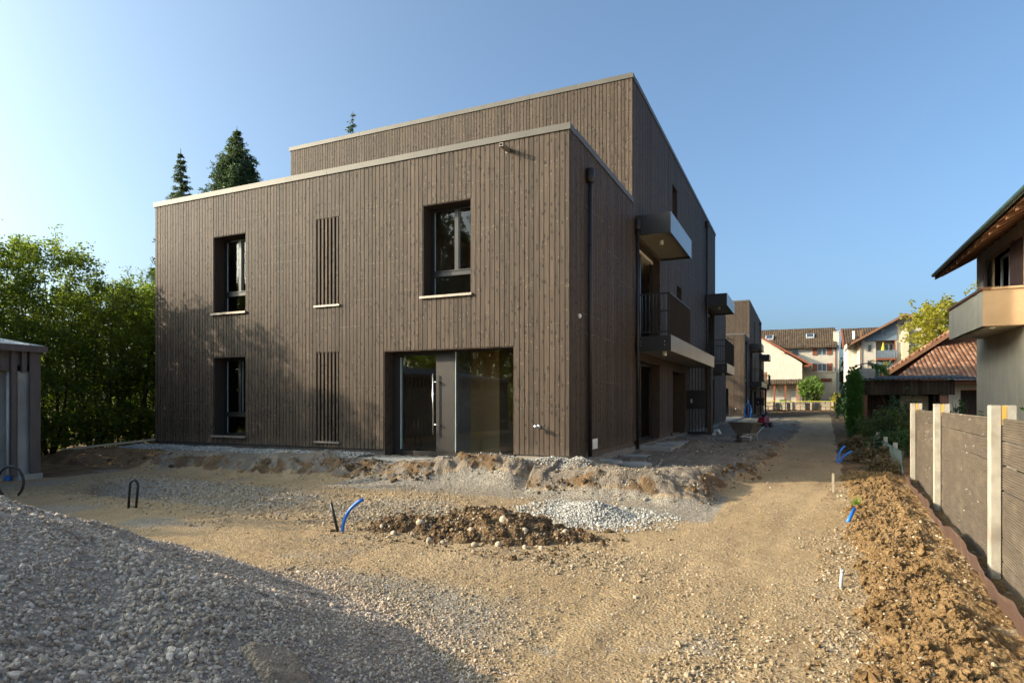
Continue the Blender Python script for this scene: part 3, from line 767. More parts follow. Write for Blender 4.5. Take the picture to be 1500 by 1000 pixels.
# ------------------------------------------------------------------ main building
X0, X1 = -16.9, -4.35
YF, YM, YR, YB = 12.3, 17.6, 36.3, 41.7
ZL, ZU = 6.86, 10.38


def mapper(axis, p):
    if axis == 'front': return lambda a, d, z: (a, p - d, z)
    return lambda a, d, z: (p + d, a, z)


def hb(mb, pt, a0, a1, d0, d1, z0, z1, mi=0):
    mb.hexa([pt(a0, d0, z0), pt(a1, d0, z0), pt(a1, d1, z0), pt(a0, d1, z0), pt(a0, d0, z1), pt(a1, d0, z1), pt(a1, d1, z1), pt(a0, d1, z1)], mi)


def clad(root, name, axis, p, a0, a1, z0, z1, ops, seed, nails=True):
    """vertical timber boards of mixed width with shadow gaps over a dark backing; ops: list of (a0,a1,z0,z1) openings"""
    rs = random.Random(seed); pt = mapper(axis, p); mb = MB()
    stops = sorted(set([a0, a1] + [q for o in ops for q in o[:2] if a0 < q < a1]))
    cols = []
    for s0, s1 in zip(stops[:-1], stops[1:]):
        ws = []
        while not ws or sum(ws) < s1 - s0 - .05: ws.append(rs.choice((.094, .104, .11, .11, .118)))
        k = (s1 - s0) / sum(ws); c = s0
        for w in ws: cols.append((c, c + w * k)); c += w * k
    for c0, c1 in cols:
        mid = (c0 + c1) / 2
        cuts = sorted([(o[2], o[3]) for o in ops if o[0] < mid < o[1]])
        segs = []; z = z0
        for u, v in cuts:
            if u > z: segs.append((z, u))
            z = max(z, v)
        if z < z1: segs.append((z, z1))
        d = .026 + rs.choice((0, 0, .002, .004)); g = .0075
        for u, v in segs:
            hb(mb, pt, c0 + g, c1 - g, -0.012, d, u, v, 0)
            mb.add([pt(c0, -.011, u), pt(c1, -.011, u), pt(c1, -.011, v), pt(c0, -.011, v)], [(0, 1, 2, 3)], 1)
    if nails:
        z = z0 + .35; dens = .36 if axis == 'front' else .13
        while z < z1 - .1:
            a = a0 + rs.random()
            while a < a1:
                L = .6 + rs.random() * 2.2; zz = z + rs.choice((-.2, -.1, 0, 0, .1))
                if rs.random() < dens:
                    for c0, c1 in cols:
                        if a < c0 < a + L and rs.random() < .6 and not any(o[0] < c0 + .05 < o[1] and o[2] - .02 < zz < o[3] + .02 for o in ops):
                            for q in ((.5,) if rs.random() < .5 else (.3, .7)):
                                m_ = c0 + (c1 - c0) * q; r = .0035 + .002 * rs.random(); t = zz + rs.uniform(-.008, .008)
                                hb(mb, pt, m_ - r, m_ + r, .03, .0375, t - r, t + r, 2)
                a += L
            z += .31
    return mb.build(name, ['timber', 'backing', 'nail'], root)


def reveal(mb, pt, a0, a1, z0, z1, dep, mi=0, t=.018, bottom=True):
    hb(mb, pt, a0, a0 + t, -dep, .014, z0, z1, mi); hb(mb, pt, a1 - t, a1, -dep, .014, z0, z1, mi)
    hb(mb, pt, a0 + t, a1 - t, -dep, .014, z1 - t, z1, mi)
    if bottom: hb(mb, pt, a0 + t, a1 - t, -dep, .010, z0, z0 + t, mi)


def window(root, axis, p, a0, a1, z0, z1, dep=.36, split=.58, trans=.27, sill=True, simple=False):
    pt = mapper(axis, p); mb = MB(); t = .02; a0i, a1i, z0i, z1i = a0 + t, a1 - t, z0 + t, z1 - t
    f = .075; d0, d1 = -dep - .02, -dep + .05
    reveal(mb, pt, a0, a1, z0, z1, dep + .03, 1)
    hb(mb, pt, a0i, a0i + f, d0, d1, z0i, z1i); hb(mb, pt, a1i - f, a1i, d0, d1, z0i, z1i)
    hb(mb, pt, a0i + f, a1i - f, d0, d1, z1i - f, z1i); hb(mb, pt, a0i + f, a1i - f, d0, d1, z0i, z0i + f)
    panes = []
    if trans:
        zt = z0i + (z1i - z0i) * trans
        hb(mb, pt, a0i + f, a1i - f, d0, d1 + .012, zt - .05, zt + .05)
        hb(mb, pt, a0i + f, a1i - f, d0, d1 + .03, zt + .052, zt + .075)
        panes.append((a0i + f, a1i - f, z0i + f, zt - .05)); top = zt + .075
    else: top = z0i + f
    if split:
        am = a0i + (a1i - a0i) * split
        hb(mb, pt, am - .05, am + .05, d0, d1 + .008, top, z1i - f)
        panes += [(a0i + f, am - .05, top, z1i - f), (am + .05, a1i - f, top, z1i - f)]
    else: panes.append((a0i + f, a1i - f, top, z1i - f))
    for q in panes:
        hb(mb, pt, q[0], q[0] + .014, -dep - .012, -dep + .012, q[2], q[3], 2)
    w = mb.build('window', ['bronze_dark', 'timber_dark', 'spacer'], root)
    for q in panes:
        g = MB(); g.quad(pt(q[0], -dep, q[2]), pt(q[1], -dep, q[2]), pt(q[1], -dep, q[3]), pt(q[0], -dep, q[3])); g.build('pane', 'glass', w)
    if sill:
        g = MB(); hb(g, pt, a0 - .06, a1 + .035, -.02, .085, z0 - .012, z0 + .04); g.build('sill', 'sill', w)
    return w


def louvre(root, axis, p, a0, a1, z0, z1, n=6, sill=True):
    pt = mapper(axis, p); mb = MB(); reveal(mb, pt, a0, a1, z0, z1, .16, 1, .014)
    w = (a1 - a0 - .03) / n
    for k in range(n): c = a0 + .015 + w * (k + .5); hb(mb, pt, c - w * .24, c + w * .24, -.09, .018, z0 + .016, z1 - .016, 0)
    hb(mb, pt, a0 + .015, a1 - .015, -.165, -.155, z0 + .015, z1 - .015, 2)
    o = mb.build('louvre_screen', ['timber', 'timber_dark', 'backing'], root)
    if sill:
        g = MB(); hb(g, pt, a0 - .05, a1 + .03, -.02, .075, z0 - .02, z0 + .025); g.build('sill', 'sill', o)
    return o


def downpipe(root, x, y, ztop, zbot):
    mb = MB(); mb.tube([(x, y, zbot), (x, y, ztop)], .048, 12)
    for z in np.arange(zbot + .9, ztop, 1.9): mb.lathe((x, y, z), [(.053, -.02), (.053, .02)], 12)
    o = mb.build('downpipe', 'bronze', root)
    g = MB(); g.lathe((x, y, ztop), [(.075, -.28), (.095, -.24), (.095, .02), (.085, .02), (.085, -.05)], 16); g.tube([(x, y, ztop - .1), (x - .12, y, ztop - .1)], .04, 8)
    g.build('hopper', 'bronze', o); return o


def spot(parent, x, y, z):
    g = MB(); g.lathe((x, y, z), [(.055, -.13), (.06, -.12), (.06, 0)], 16); g.build('ceiling_lamp', 'lamp_white', parent)


def rail_bars(mb, p0, p1, z0, z1, n, mi=0):
    (xa, ya), (xb, yb) = p0, p1
    for k in range(n):
        t = (k + .5) / n; x = xa + (xb - xa) * t; y = ya + (yb - ya) * t
        mb.box(x - .006, x + .006, y - .02, y + .02, z0, z1, mi)


def balcony(root, ya, yb, yslab_end, near):
    """projecting slab with a railing; 'near' is the side whose end carries the slab beyond the railing"""
    xo = -3.32; lo, hi = min(ya, yslab_end), max(yb, yslab_end)
    mb = MB()
    mb.box(X1 + .03, xo - .012, lo + .012, hi - .012, 2.70, 3.06, 1)
    mb.box(X1 + .03, xo, lo - .004, lo + .012, 2.67, 3.1, 2); mb.box(X1 + .03, xo, hi - .012, hi + .004, 2.67, 3.1, 2)
    n = max(1, round((hi - lo) / 1.6)); w = (hi - lo) / n
    for k in range(n): mb.box(xo - .012, xo + .004, lo + k * w + .003, lo + (k + 1) * w - .003, 2.67, 3.12, 0)
    mb.box(X1 + .03, xo - .012, lo + .012, hi - .012, 2.685, 2.70, 3)
    o = mb.build('balcony', ['panel_metal', 'concrete', 'bronze', 'soffit'], root)
    r = MB()
    for y in (ya + .04, yb - .04): 
        r.box(X1 + .04, xo - .05, y - .02, y + .02, 4.27, 4.31); r.box(X1 + .04, xo - .05, y - .02, y + .02, 3.2, 3.23); rail_bars(r, (X1 + .06, y), (xo - .04, y), 3.23, 4.27, 9)
        r.box(xo - .09, xo - .05, y - .02, y + .02, 3.06, 4.31)
    nb = int((yb - ya) / .105); [r.box(xo - .065, xo - .022, ya + (q + .5) * (yb - ya) / nb - .005, ya + (q + .5) * (yb - ya) / nb + .005, 3.14, 4.28, 1) for q in range(nb)]; r.box(xo - .06, xo - .03, ya, yb, 3.14, 3.17, 1); r.box(xo - .06, xo - .02, ya - .01, yb + .01, 4.28, 4.31)
    r.build('railing', ['bronze', 'timber_dark'], o)
    for y in ((ya + yb) / 2 - 1.4, ) : spot(o, X1 + .78, y if near else ya + .6, 2.69)
    for k in range(2):
        for z in (2.84, 2.94):
            g = MB(); 
            x = X1 + (.18 if k == 0 else .86); g.lathe((x, lo - .004, z), [(.012, -.01), (.012, 0)], 8, 0, 'y'); g.build('bolt', 'steel', o)
    return o


def canopy(root, ya, yb):
    xo = -3.32; mb = MB()
    mb.box(X1 + .03, xo - .012, ya, ya + .02, 5.98, 6.55, 1); mb.box(X1 + .03, xo - .012, yb - .02, yb, 5.98, 6.55, 1)
    mb.box(xo - .012, xo + .004, ya - .003, yb + .003, 5.97, 6.56, 0)
    mb.box(X1 + .03, xo - .012, ya + .02, yb - .02, 6.05, 6.09, 2); mb.box(X1 + .03, xo - .012, ya + .02, yb - .02, 6.45, 6.5, 1)
    o = mb.build('canopy', ['panel_metal', 'bronze', 'soffit'], root); spot(o, X1 + .55, ya + 1.1, 6.05); return o


def coping_run(root, pts):
    mb = MB(); c = .055
    for (xa, ya), (xb, yb), z in pts:
        L = math.hypot(xb - xa, yb - ya); n = max(1, round(L / 3.1)); horiz = abs(yb - ya) < 1e-6
        for k in range(n):
            t0, t1 = k / n, (k + 1) / n; g = .003
            if horiz:
                x0, x1 = xa + (xb - xa) * t0 + g, xa + (xb - xa) * t1 - g
                s = 1 if ya < 25 else -1
                mb.hexa([(x0, ya - c * s, z - .035), (x1, ya - c * s, z - .035), (x1, ya + .3 * s, z - .06), (x0, ya + .3 * s, z - .06), (x0, ya - c * s, z + .10), (x1, ya - c * s, z + .10), (x1, ya + .3 * s, z + .08), (x0, ya + .3 * s, z + .08)])
            else:
                y0, y1 = ya + (yb - ya) * t0 + g, ya + (yb - ya) * t1 - g; s = 1 if xa > -10 else -1
                mb.hexa([(xa + c * s, y0, z - .035), (xa + c * s, y1, z - .035), (xa - .3 * s, y1, z - .06), (xa - .3 * s, y0, z - .06), (xa + c * s, y0, z + .10), (xa + c * s, y1, z + .10), (xa - .3 * s, y1, z + .10), (xa - .3 * s, y0, z + .10)])
    return mb.build('coping', 'coping', root)


def make_building():
    root = thing('apartment_building', 'near dark timber clad block with stepped flat roof and glazed entrance facing the yard', 'building', ((X0 + X1) / 2, YF, 0))
    W1 = (-14.55, -13.36, 3.6, 5.72); W2 = (-14.55, -13.36, .3, 2.45); W3 = (-7.86, -6.61, 3.6, 5.72)
    L1 = (-10.97, -10.25, 3.6, 5.77); L2 = (-10.97, -10.25, .25, 2.47); DR = (-8.94, -5.57, -.1, 2.44)
    clad(root, 'wall', 'front', YF, X0, X1 + .026, .13, ZL, [W1, W2, W3, L1, L2, DR], 1)
    clad(root, 'wall', 'side', X1, YF + .004, YM, .13, ZL, [], 2)
    LG = (18.05, 21.35, 3.1, 5.96); G1 = (18.05, 21.35, -.1, 2.48); G2 = (23.65, 26.4, -.1, 2.4)
    LR = (32.6, 35.9, 3.1, 5.96); G3 = (32.6, 35.9, -.1, 2.48)
    U3 = (23.6, 24.6, 7.1, 9.28); U2 = (24.5, 25.55, 3.5, 5.7)
    clad(root, 'wall', 'side', X1, YM, YR, .13, ZU, [LG, G1, G2, LR, G3, U3, U2], 3)
    clad(root, 'wall', 'side', X1, YR, YB, .13, ZL, [], 4)
    clad(root, 'upper_wall', 'front', YM, X0, X1 + .026, ZL + .02, ZU, [], 5)
    # plain rear and far walls
    b = MB()
    for (xa, ya, xb, yb, z0, z1) in ((X0, YF, X0, YB, -.3, ZL), (X0, YM, X0, YR, ZL, ZU), (X0, YR, X1, YR, ZL, ZU), (X0, YB, X1, YB, -.3, ZL)):
        b.quad((xa, ya, z0), (xb, yb, z0), (xb, yb, z1), (xa, ya, z1))
    b.build('rear_wall', 'timber', root)
    r = MB(); r.box(X0 + .02, X1 - .02, YF + .02, YM, 6.6, 6.72); r.box(X0 + .02, X1 - .02, YR, YB - .02, 6.6, 6.72); r.box(X0 + .02, X1 - .02, YM + .02, YR - .02, 10.1, 10.22); r.build('roof', 'roof_flat', root)
    coping_run(root, [((X0 - .05, YF), (X1 + .055, YF), ZL), ((X1, YF + .3), (X1, YM - .02), ZL), ((X0, YF + .3), (X0, YM), ZL)])
    coping_run(root, [((X0 - .05, YM), (X1 + .055, YM), ZU), ((X1, YM + .3), (X1, YR - .3), ZU), ((X0, YM + .3), (X0, YR - .3), ZU), ((X0 - .05, YR), (X1 + .055, YR), ZU)])
    coping_run(root, [((X1, YR + .02), (X1, YB - .3), ZL), ((X0 - .05, YB), (X1 + .055, YB), ZL)])
    for (a, b, c_, d_, zz, mt) in ((X0 + .04, -8.96, YF + .03, YF + .2, .135, 'plinth'), (X1 - .2, X1 - .02, YF + .22, 18., .135, 'plinth'), (X1 - .2, X1 - .02, 21.4, 23.6, .135, 'plinth'), (X1 - .2, X1 - .02, 26.5, 32.5, .135, 'plinth'), (X1 - .2, X1 - .02, 36., YB, .135, 'plinth'), (-5.55, X1 - .02, YF + .012, YF + .2, .127, 'plinth_block')):
        p = MB(); p.box(a, b, c_, d_, -.4, zz); p.build('plinth', mt, root)
    for w in (W1, W2): window(root, 'front', YF, *w, split=.52)
    window(root, 'front', YF, *W3, split=.56)
    for l in (L1, L2): louvre(root, 'front', YF, *l)
    # entrance: glazed leaf, wide stile, fixed pane
    pt = mapper('front', YF); d = MB(); a0, a1, z1 = DR[0], DR[1], DR[3]
    reveal(d, pt, a0, a1, -.02, z1, .39, 1, .02, False)
    q0, q1 = -.39, -.31; fr = .1
    hb(d, pt, a0 + .02, a0 + .02 + .16, q0, q1, -.02, z1 - .02); hb(d, pt, a1 - .045, a1 - .02, q0, q1, -.02, z1 - .02)
    hb(d, pt, a0 + .18, -7.2, q0, q1, z1 - .1, z1 - .02); hb(d, pt, a0 + .18, a1 - .045, q0, q1, -.02, .09)
    hb(d, pt, -7.7, -7.22, q0, q1 + .015, .09, z1 - .1); hb(d, pt, -7.2, a1 - .045, q0, q1, z1 - .05, z1 - .02)
    hb(d, pt, a0 + .18, a0 + .25, q0, q1 + .01, .09, z1 - .1); hb(d, pt, -7.2, -7.185, q0 + .02, q1 + .012, .09, z1 - .05, 2); hb(d, pt, a0 + .25, a0 + .262, q0 + .02, q1 + .012, .12, z1 - .14, 2)
    door = d.build('entrance_door', ['bronze', 'timber', 'spacer'], root)
    for x0, x1, zt in ((a0 + .25, -7.7, z1 - .1), (-7.2, a1 - .045, z1 - .05)):
        g = MB(); g.quad(pt(x0, -.352, .09), pt(x1, -.352, .09), pt(x1, -.352, zt), pt(x0, -.352, zt)); g.build('pane', 'entrance_glass', door)
    h = MB(); yh = YF + .21; h.tube([(-7.73, yh, .5), (-7.73, yh, 1.9)], .019, 12)
    for z in (.72, 1.7): h.tube([(-7.73, yh, z), (-7.6, yh, z), (-7.58, YF + .30, z)], .011, 8)
    h.build('handle', 'steel', door)
    # interior seen through the glass
    i = MB()
    i.box(X0 + .1, X1 - .2, YF + .45, YR, -.05, .0, 1); i.box(X0 + .1, X1 - .2, YF + .4, YR, 2.62, 2.95, 0); i.box(X0 + .1, X1 - .2, YF + .4, YR, 5.85, 6.1, 0)
    i.box(X0 + .2, X1 - .3, 16.2, 16.35, 0, 2.62, 0); i.box(X0 + .2, X1 - .3, 16.2, 16.35, 2.95, 5.85, 0)
    i.box(-9.8, -9.7, 12.7, 16.2, 0, 2.62, 0); i.box(-9.6, -9.25, 13.6, 16.2, 0, 2.4, 2)
    i.box(-8.3, -7.5, 13.95, 16.2, 0, 2.62, 3); i.box(-7.49, -6.7, 13.9, 16.2, 0, 2.62, 2)
    i.box(-12.6, -12.5, 12.7, 16.2, 0, 5.85, 0); i.box(-9.0, -8.9, 12.7, 16.2, 2.95, 5.85, 0)
    i.box(-6.1, -5.0, 15.6, 16.2, .0, .85, 0); i.box(-6.1, -5.0, 15.55, 16.2, .86, .9, 2)
    for z0 in (0., 2.95): i.box(-5.4, -5.3, 17.8, 36, z0, z0 + 2.6, 0)
    i.build('interior', ['int_wall', 'int_floor', 'int_oak', 'concrete'], root)
    # front details
    sp = MB(); z = 6.62
    sp.box(-5.75, -5.67, YF - .37, YF - .02, z - .035, z - .025); sp.box(-5.75, -5.67, YF - .37, YF - .02, z + .025, z + .035); sp.box(-5.75, -5.742, YF - .37, YF - .02, z - .025, z + .025); sp.box(-5.678, -5.67, YF - .37, YF - .02, z - .025, z + .025)
    sp.box(-5.77, -5.65, YF - .03, YF - .02, z - .05, z + .05); sp.build('water_spout', 'sill', root)
    tp = MB(); tp.lathe((-5.0, YF - .035, .73), [(.045, -.012), (.045, 0)], 14, 0, 'y'); tp.tube([(-5.0, YF - .04, .73), (-5.0, YF - .2, .73)], .014, 8); tp.lathe((-5.0, YF - .2, .73), [(.032, -.035), (.04, -.02), (.04, .02)], 12, 0, 'y'); tp.tube([(-5.0, YF - .12, .73), (-5.0, YF - .12, .66)], .012, 8)
    tp.build('garden_tap', 'steel', root)
    s = MB(); s.lathe((X1 + .03, 12.85, 3.07), [(.05, 0), (.05, .03), (.035, .05)], 14, 0, 'x'); s.build('sensor_box', 'white_pl', root)
    s = MB(); s.box(X1 + .035, X1 + .05, 13.78, 14.16, .17, .40)
    for k in range(5): s.box(X1 + .05, X1 + .054, 13.8, 14.14, .19 + k * .042, .215 + k * .042)
    s.build('vent_cover', 'white_pl', root)
    downpipe(root, X1 + .11, 13.4, 6.35, 0.); downpipe(root, X1 + .11, 17.85, 6.4, -.1); downpipe(root, X1 + .11, 32.35, 10.1, -.1)
    # side windows and loggias
    for w in (U3, U2): window(root, 'side', X1, *w, dep=.22, split=0, trans=0, sill=False)
    for w in (LG, LR): window(root, 'side', X1, *w, dep=.3, split=.5, trans=0, sill=False)
    for w in (G1, G3): window(root, 'side', X1, w[0], w[1], .02, w[3], dep=.3, split=.5, trans=0, sill=False)
    pt = mapper('side', X1); dd = MB(); reveal(dd, pt, G2[0], G2[1], -.02, G2[3], .5, 1, .02, False)
    hb(dd, pt, G2[0] + .02, G2[1] - .02, -.52, -.46, -.02, G2[3] - .02, 0); hb(dd, pt, G2[0] + 1.0, G2[0] + 1.03, -.46, -.45, 0.02, G2[3] - .1, 2)
    dd2 = dd.build('side_door', ['timber', 'timber_dark', 'backing'], root)
    h = MB(); h.tube([(X1 - .36, G2[0] + .75, .6), (X1 - .36, G2[0] + .75, 1.9)], .02, 10); h.tube([(X1 - .36, G2[0] + .75, .8), (X1 - .45, G2[0] + .75, .8)], .01, 6); h.tube([(X1 - .36, G2[0] + .75, 1.7), (X1 - .45, G2[0] + .75, 1.7)], .01, 6); h.build('handle', 'steel', dd2)
    balcony(root, 17.9, 21.45, 27.5, True); canopy(root, 17.9, 21.5)
    balcony(root, 32.5, 36.25, 32.5, False); canopy(root, 32.45, 36.25)
    # letterbox screen and fin under the balcony
    e = MB(); ys = 26.95
    for k in range(6): x = X1 + .12 + k * .125; e.box(x - .018, x + .018, ys - .05, ys + .05, -.05, 2.66)
    e.box(X1 + .04, X1 + .80, ys - .03, ys + .03, -.1, 0.02)
    sc = e.build('entrance_screen', 'bronze', root)
    e = MB(); e.box(X1 + .04, X1 + .80, ys - .2, ys - .055, .95, 1.72)
    for k in range(1, 3): e.box(X1 + .05 + k * .25, X1 + .056 + k * .25, ys - .206, ys - .2, .97, 1.7)
    lb = e.build('letterbox', 'bronze_dark', sc)
    e = MB(); e.box(X1 + .18, X1 + .27, ys - .212, ys - .2, 1.2, 1.36); e.build('bell_plate', 'steel', lb)
    f = MB(); f.box(X1 + .82, -3.36, 26.9, 27.45, -.3, 2.66); f.build('fin_wall', 'timber_dark', root)
    return root


def build_blocks():
    a = make_building()
    b = copy_tree(a); b.location = Vector(a.location) + Vector((.05, 43.0, -.08))
    b['label'] = 'far dark timber clad block beyond the wheelbarrow at the end of the path'
    for o in (a, b): o['group'] = 'dark timber apartment blocks'


# ------------------------------------------------------------------ vegetation
def leaf_quads(C, D, S, asp=.5, fold=.25):
    """C centres, D unit directions (n,3), S lengths -> V,F rhombic leaves"""
    n = len(C); r = RNG.normal(size=(n, 3)); sd = np.cross(D, r); sd /= np.linalg.norm(sd, axis=1)[:, None] + 1e-9
    L = D * S[:, None]; W = sd * (S * asp * .5)[:, None]
    V = np.stack([C - L * .5, C + W - L * .02, C + L * .5, C - W - L * .02], 1)
    F = np.arange(n * 4).reshape(n, 4)
    return V.reshape(-1, 3), F


def rdir(n, up=0.):
    d = RNG.normal(size=(n, 3)); d[:, 2] += up; return d / np.linalg.norm(d, axis=1)[:, None]


def sprays(tw, base_dir, per, spread, S, asp, droop=0.):
    """clusters of leaves along short twigs"""
    n = len(tw); t = RNG.random((n, per, 1))
    ln = (.5 + RNG.random((n, 1, 1))) * spread
    C = tw[:, None, :] + base_dir[:, None, :] * t * ln + RNG.normal(size=(n, per, 3)) * spread * .16
    C[..., 2] -= droop * t[..., 0] ** 2
    D = base_dir[:, None, :] * .6 + RNG.normal(size=(n, per, 3)) * np.array([.9, .9, .5])
    D = D / np.linalg.norm(D, axis=2)[..., None]
    s = S * (.65 + .7 * RNG.random(n * per))
    return leaf_quads(C.reshape(-1, 3), D.reshape(-1, 3), s, asp)


def merge(parts):
    V = []; F = []; o = 0
    for v, f in parts: V.append(v); F.append(f + o); o += len(v)
    return np.concatenate(V), np.concatenate(F)


def hedge_tree(name, loc, h, rad, label, cat, group, leaders=2, ntw=420, per=26, mat='hornbeam', leaf=.095):
    root = thing(name, label, cat, loc, group); x, y, z = loc
    t = MB(); tips = []
    ns = 5
    for k in range(ns):
        a = 2 * math.pi * k / ns + random.random(); bx, by = x + .18 * math.cos(a), y + .18 * math.sin(a); pts = [(bx, by, z)]
        hh = h * random.uniform(.75, .98)
        for i in range(1, 6):
            f = i / 5; pts.append((bx + math.cos(a) * rad * .55 * f + random.uniform(-.1, .1), by + math.sin(a) * rad * .55 * f + random.uniform(-.1, .1), z + hh * f))
        t.tube(pts, [.055, .045, .036, .027, .018, .008], 6); tips.append(pts)
    for k in range(26):
        p = Vector(random.choice(tips)[random.randint(1, 4)]); a = random.random() * 6.28; L = random.uniform(.5, 1.1) * rad
        t.tube([p, p + Vector((math.cos(a) * L * .5, math.sin(a) * L * .5, .25 * L)), p + Vector((math.cos(a) * L, math.sin(a) * L, .75 * L))], [.014, .009, .004], 5)
    parts = []
    # clumped crown
    u = RNG.random(ntw); ang = RNG.random(ntw) * 6.283; zz = h * (.03 + .93 * u)
    prof = rad * np.clip(1.05 - .55 * np.clip((zz / h - .62) / .38, 0, 1) ** 1.6, .2, 1.1) * np.where(zz / h < .08, .85, 1.)
    rr = prof * np.sqrt(RNG.uniform(.12, 1.0, ntw)) * (1 + .35 * fbm(ang * 1.3, zz * .9, 3, int(x * 3) % 97))
    tw = np.stack([x + rr * np.cos(ang), y + rr * np.sin(ang), z + zz], -1)
    keep = (vnoise(tw[:, 0] * 1.7 + tw[:, 1] * .9, tw[:, 2] * 1.7, 5) > .25); tw = tw[keep]; ang = ang[keep]
    bd = np.stack([np.cos(ang), np.sin(ang), .35 + .5 * RNG.random(len(tw))], -1) + RNG.normal(size=(len(tw), 3)) * .35; bd /= np.linalg.norm(bd, axis=1)[:, None]
    parts.append(sprays(tw, bd, per, .42, leaf, .58))
    for k in range(leaders):     # upright shoots above the crown
        a = random.random() * 6.28; q = rad * .6 * random.random(); px, py = x + q * math.cos(a), y + q * math.sin(a); L = random.uniform(.6, 1.5)
        lean = (random.uniform(-.2, .2), random.uniform(-.2, .2)); z0 = z + h * .85
        top = (px + lean[0] * L, py + lean[1] * L, z0 + L); t.tube([(px, py, z0), top], [.012, .003], 5)
        n = 34; f = RNG.random((n, 1)); c = np.array([[px, py, z0]]) * (1 - f) + np.array([top]) * f
        bd = np.stack([RNG.normal(size=n), RNG.normal(size=n), np.full(n, .7)], -1); bd /= np.linalg.norm(bd, axis=1)[:, None]
        parts.append(sprays(c, bd, 5, .22 + .1 * (1 - float(f.mean())), leaf * .85, .5))
    t.build('trunk', 'twig', root)
    V, F = merge(parts); fast_mesh('crown', V, F, mat, root)
    return root


def round_tree(name, loc, h, rad, crown_z, label, cat, group=None, mat='tall_leaf', leaf=.14, ntw=420, per=26, squash=1., trunk_r=.16, gap=.3, bark='bark'):
    root = thing(name, label, cat, loc, group); x, y, z = loc; t = MB()
    t.tube([(x, y, z - .1), (x + .05, y, z + crown_z * .6), (x, y + .08, z + crown_z), (x, y, z + (crown_z + h) / 2)], [trunk_r, trunk_r * .8, trunk_r * .6, trunk_r * .25], 9)
    cz = (crown_z * .85 + h) / 2; rz = (h - crown_z * .85) / 2
    cl = []
    for k in range(11):
        d = rdir(1, .2)[0]; q = .62 * (.6 + .4 * random.random()); c = np.array([x + d[0] * rad * q, y + d[1] * rad * q, z + cz + d[2] * rz * q]); cl.append((c, random.uniform(.38, .62)))
        t.tube([(x, y, z + crown_z * .8 + .1 * k * rz / 6), ((x + c[0]) / 2, (y + c[1]) / 2, (z + crown_z + c[2]) / 2), tuple(c)], [trunk_r * .4, trunk_r * .25, trunk_r * .08], 6)
    t.build('trunk', bark, root)
    tw = []
    for c, s in cl:
        n = ntw // len(cl); d = rdir(n); r = np.cbrt(RNG.uniform(.2, 1, n))[:, None]; tw.append(c + d * r * np.array([rad * s, rad * s, rz * s * 1.05]))
    tw = np.concatenate(tw); keep = vnoise(tw[:, 0] * 2.2 / rad + tw[:, 1] * 1.3 / rad, tw[:, 2] * 2.5 / rad, 8) > gap; tw = tw[keep]
    bd = tw - np.array([x, y, z + cz]); bd = bd / (np.linalg.norm(bd, axis=1)[:, None] + 1e-6) + RNG.normal(size=tw.shape) * .5; bd /= np.linalg.norm(bd, axis=1)[:, None]
    V, F = sprays(tw, bd, per, rad * .2, leaf, .55, rad * .06); fast_mesh('crown', V, F, mat, root)
    return root


def spruce(loc, h, rad, label, z0f=.25, dens=1., gaps=0.):
    root = thing('spruce', label, 'tree', loc); x, y, z = loc; t = MB()
    t.tube([(x, y, z), (x, y, z + h * .6), (x, y, z + h)], [.22, .13, .015], 8); parts = []
    zz = z0f * h
    while zz < h - .15:
        f = (zz - z0f * h) / (h * (1 - z0f)); L0 = rad * (1 - f) + .06; nb = int(7 * dens * (.7 + .6 * (1 - f))) + 3
        for k in range(nb):
            if random.random() < gaps: continue
            a = random.random() * 6.28; L = L0 * random.uniform(.55, 1.2); dz = random.uniform(-.12, .12)
            dr = L * random.uniform(.12, .32)
            p0 = np.array([x, y, z + zz + dz]); m = np.array([math.cos(a), math.sin(a), 0])
            ns = max(5, int(20 * L)); s = RNG.random((ns, 1)) ** .8
            c = p0 + m * L * s; c[:, 2] += (-dr * np.sin(s[:, 0] * 2.2) + .22 * L * s[:, 0] ** 3)
            side = np.cross(m, [0, 0, 1.]); d = m * .6 + side * RNG.choice([-1, 1], size=(ns, 1)) * .7; d[:, 2] -= .35; d += RNG.normal(size=d.shape) * .2; d /= np.linalg.norm(d, axis=1)[:, None]
            parts.append(sprays(c, d, 9, min(.32, .10 + .22 * L), min(.22, .12 + .08 * L), .28, .05))
            if k % 2 == 0: t.tube([tuple(p0), tuple(p0 + m * L * .8 + np.array([0, 0, -dr]))], [.03, .008], 4)
        zz += .36 + .3 * (1 - f)
    t.build('trunk', 'bark', root); V, F = merge(parts); fast_mesh('crown', V, F, 'spruce', root); return root


def bush(name, loc, rad, h, label, cat, mat='shrub', leaf=.07, n=260, per=22, group=None, stems=9, gap=.25):
    root = thing(name, label, cat, loc, group); x, y, z = loc; t = MB(); parts = []
    for k in range(stems):
        a = random.random() * 6.28; q = rad * random.uniform(.3, .9)
        t.tube([(x + .1 * math.cos(a), y + .1 * math.sin(a), z - .05), (x + q * .5 * math.cos(a), y + q * .5 * math.sin(a), z + h * .5), (x + q * math.cos(a), y + q * math.sin(a), z + h * random.uniform(.7, .95))], [.018, .012, .004], 5)
    d = rdir(n); d[:, 2] = np.abs(d[:, 2]) * 1.0 - .1; r = np.cbrt(RNG.uniform(.15, 1, n))[:, None] * (1 + .35 * (vnoise(d[:, :1] * 2 + x, d[:, 1:2] * 2 + y, 4) - .5) * 2)
    tw = np.array([x, y, z + h * .12]) + d * r * np.array([rad, rad, h * .85])
    tw = tw[vnoise(tw[:, 0] * 3, tw[:, 2] * 3 + tw[:, 1] * 2, 6) > gap]
    bd = rdir(len(tw), .6); parts.append(sprays(tw, bd, per, rad * .22 + .06, leaf, .5, .03))
    t.build('stem', 'twig', root); V, F = merge(parts); fast_mesh('foliage', V, F, mat, root); return root


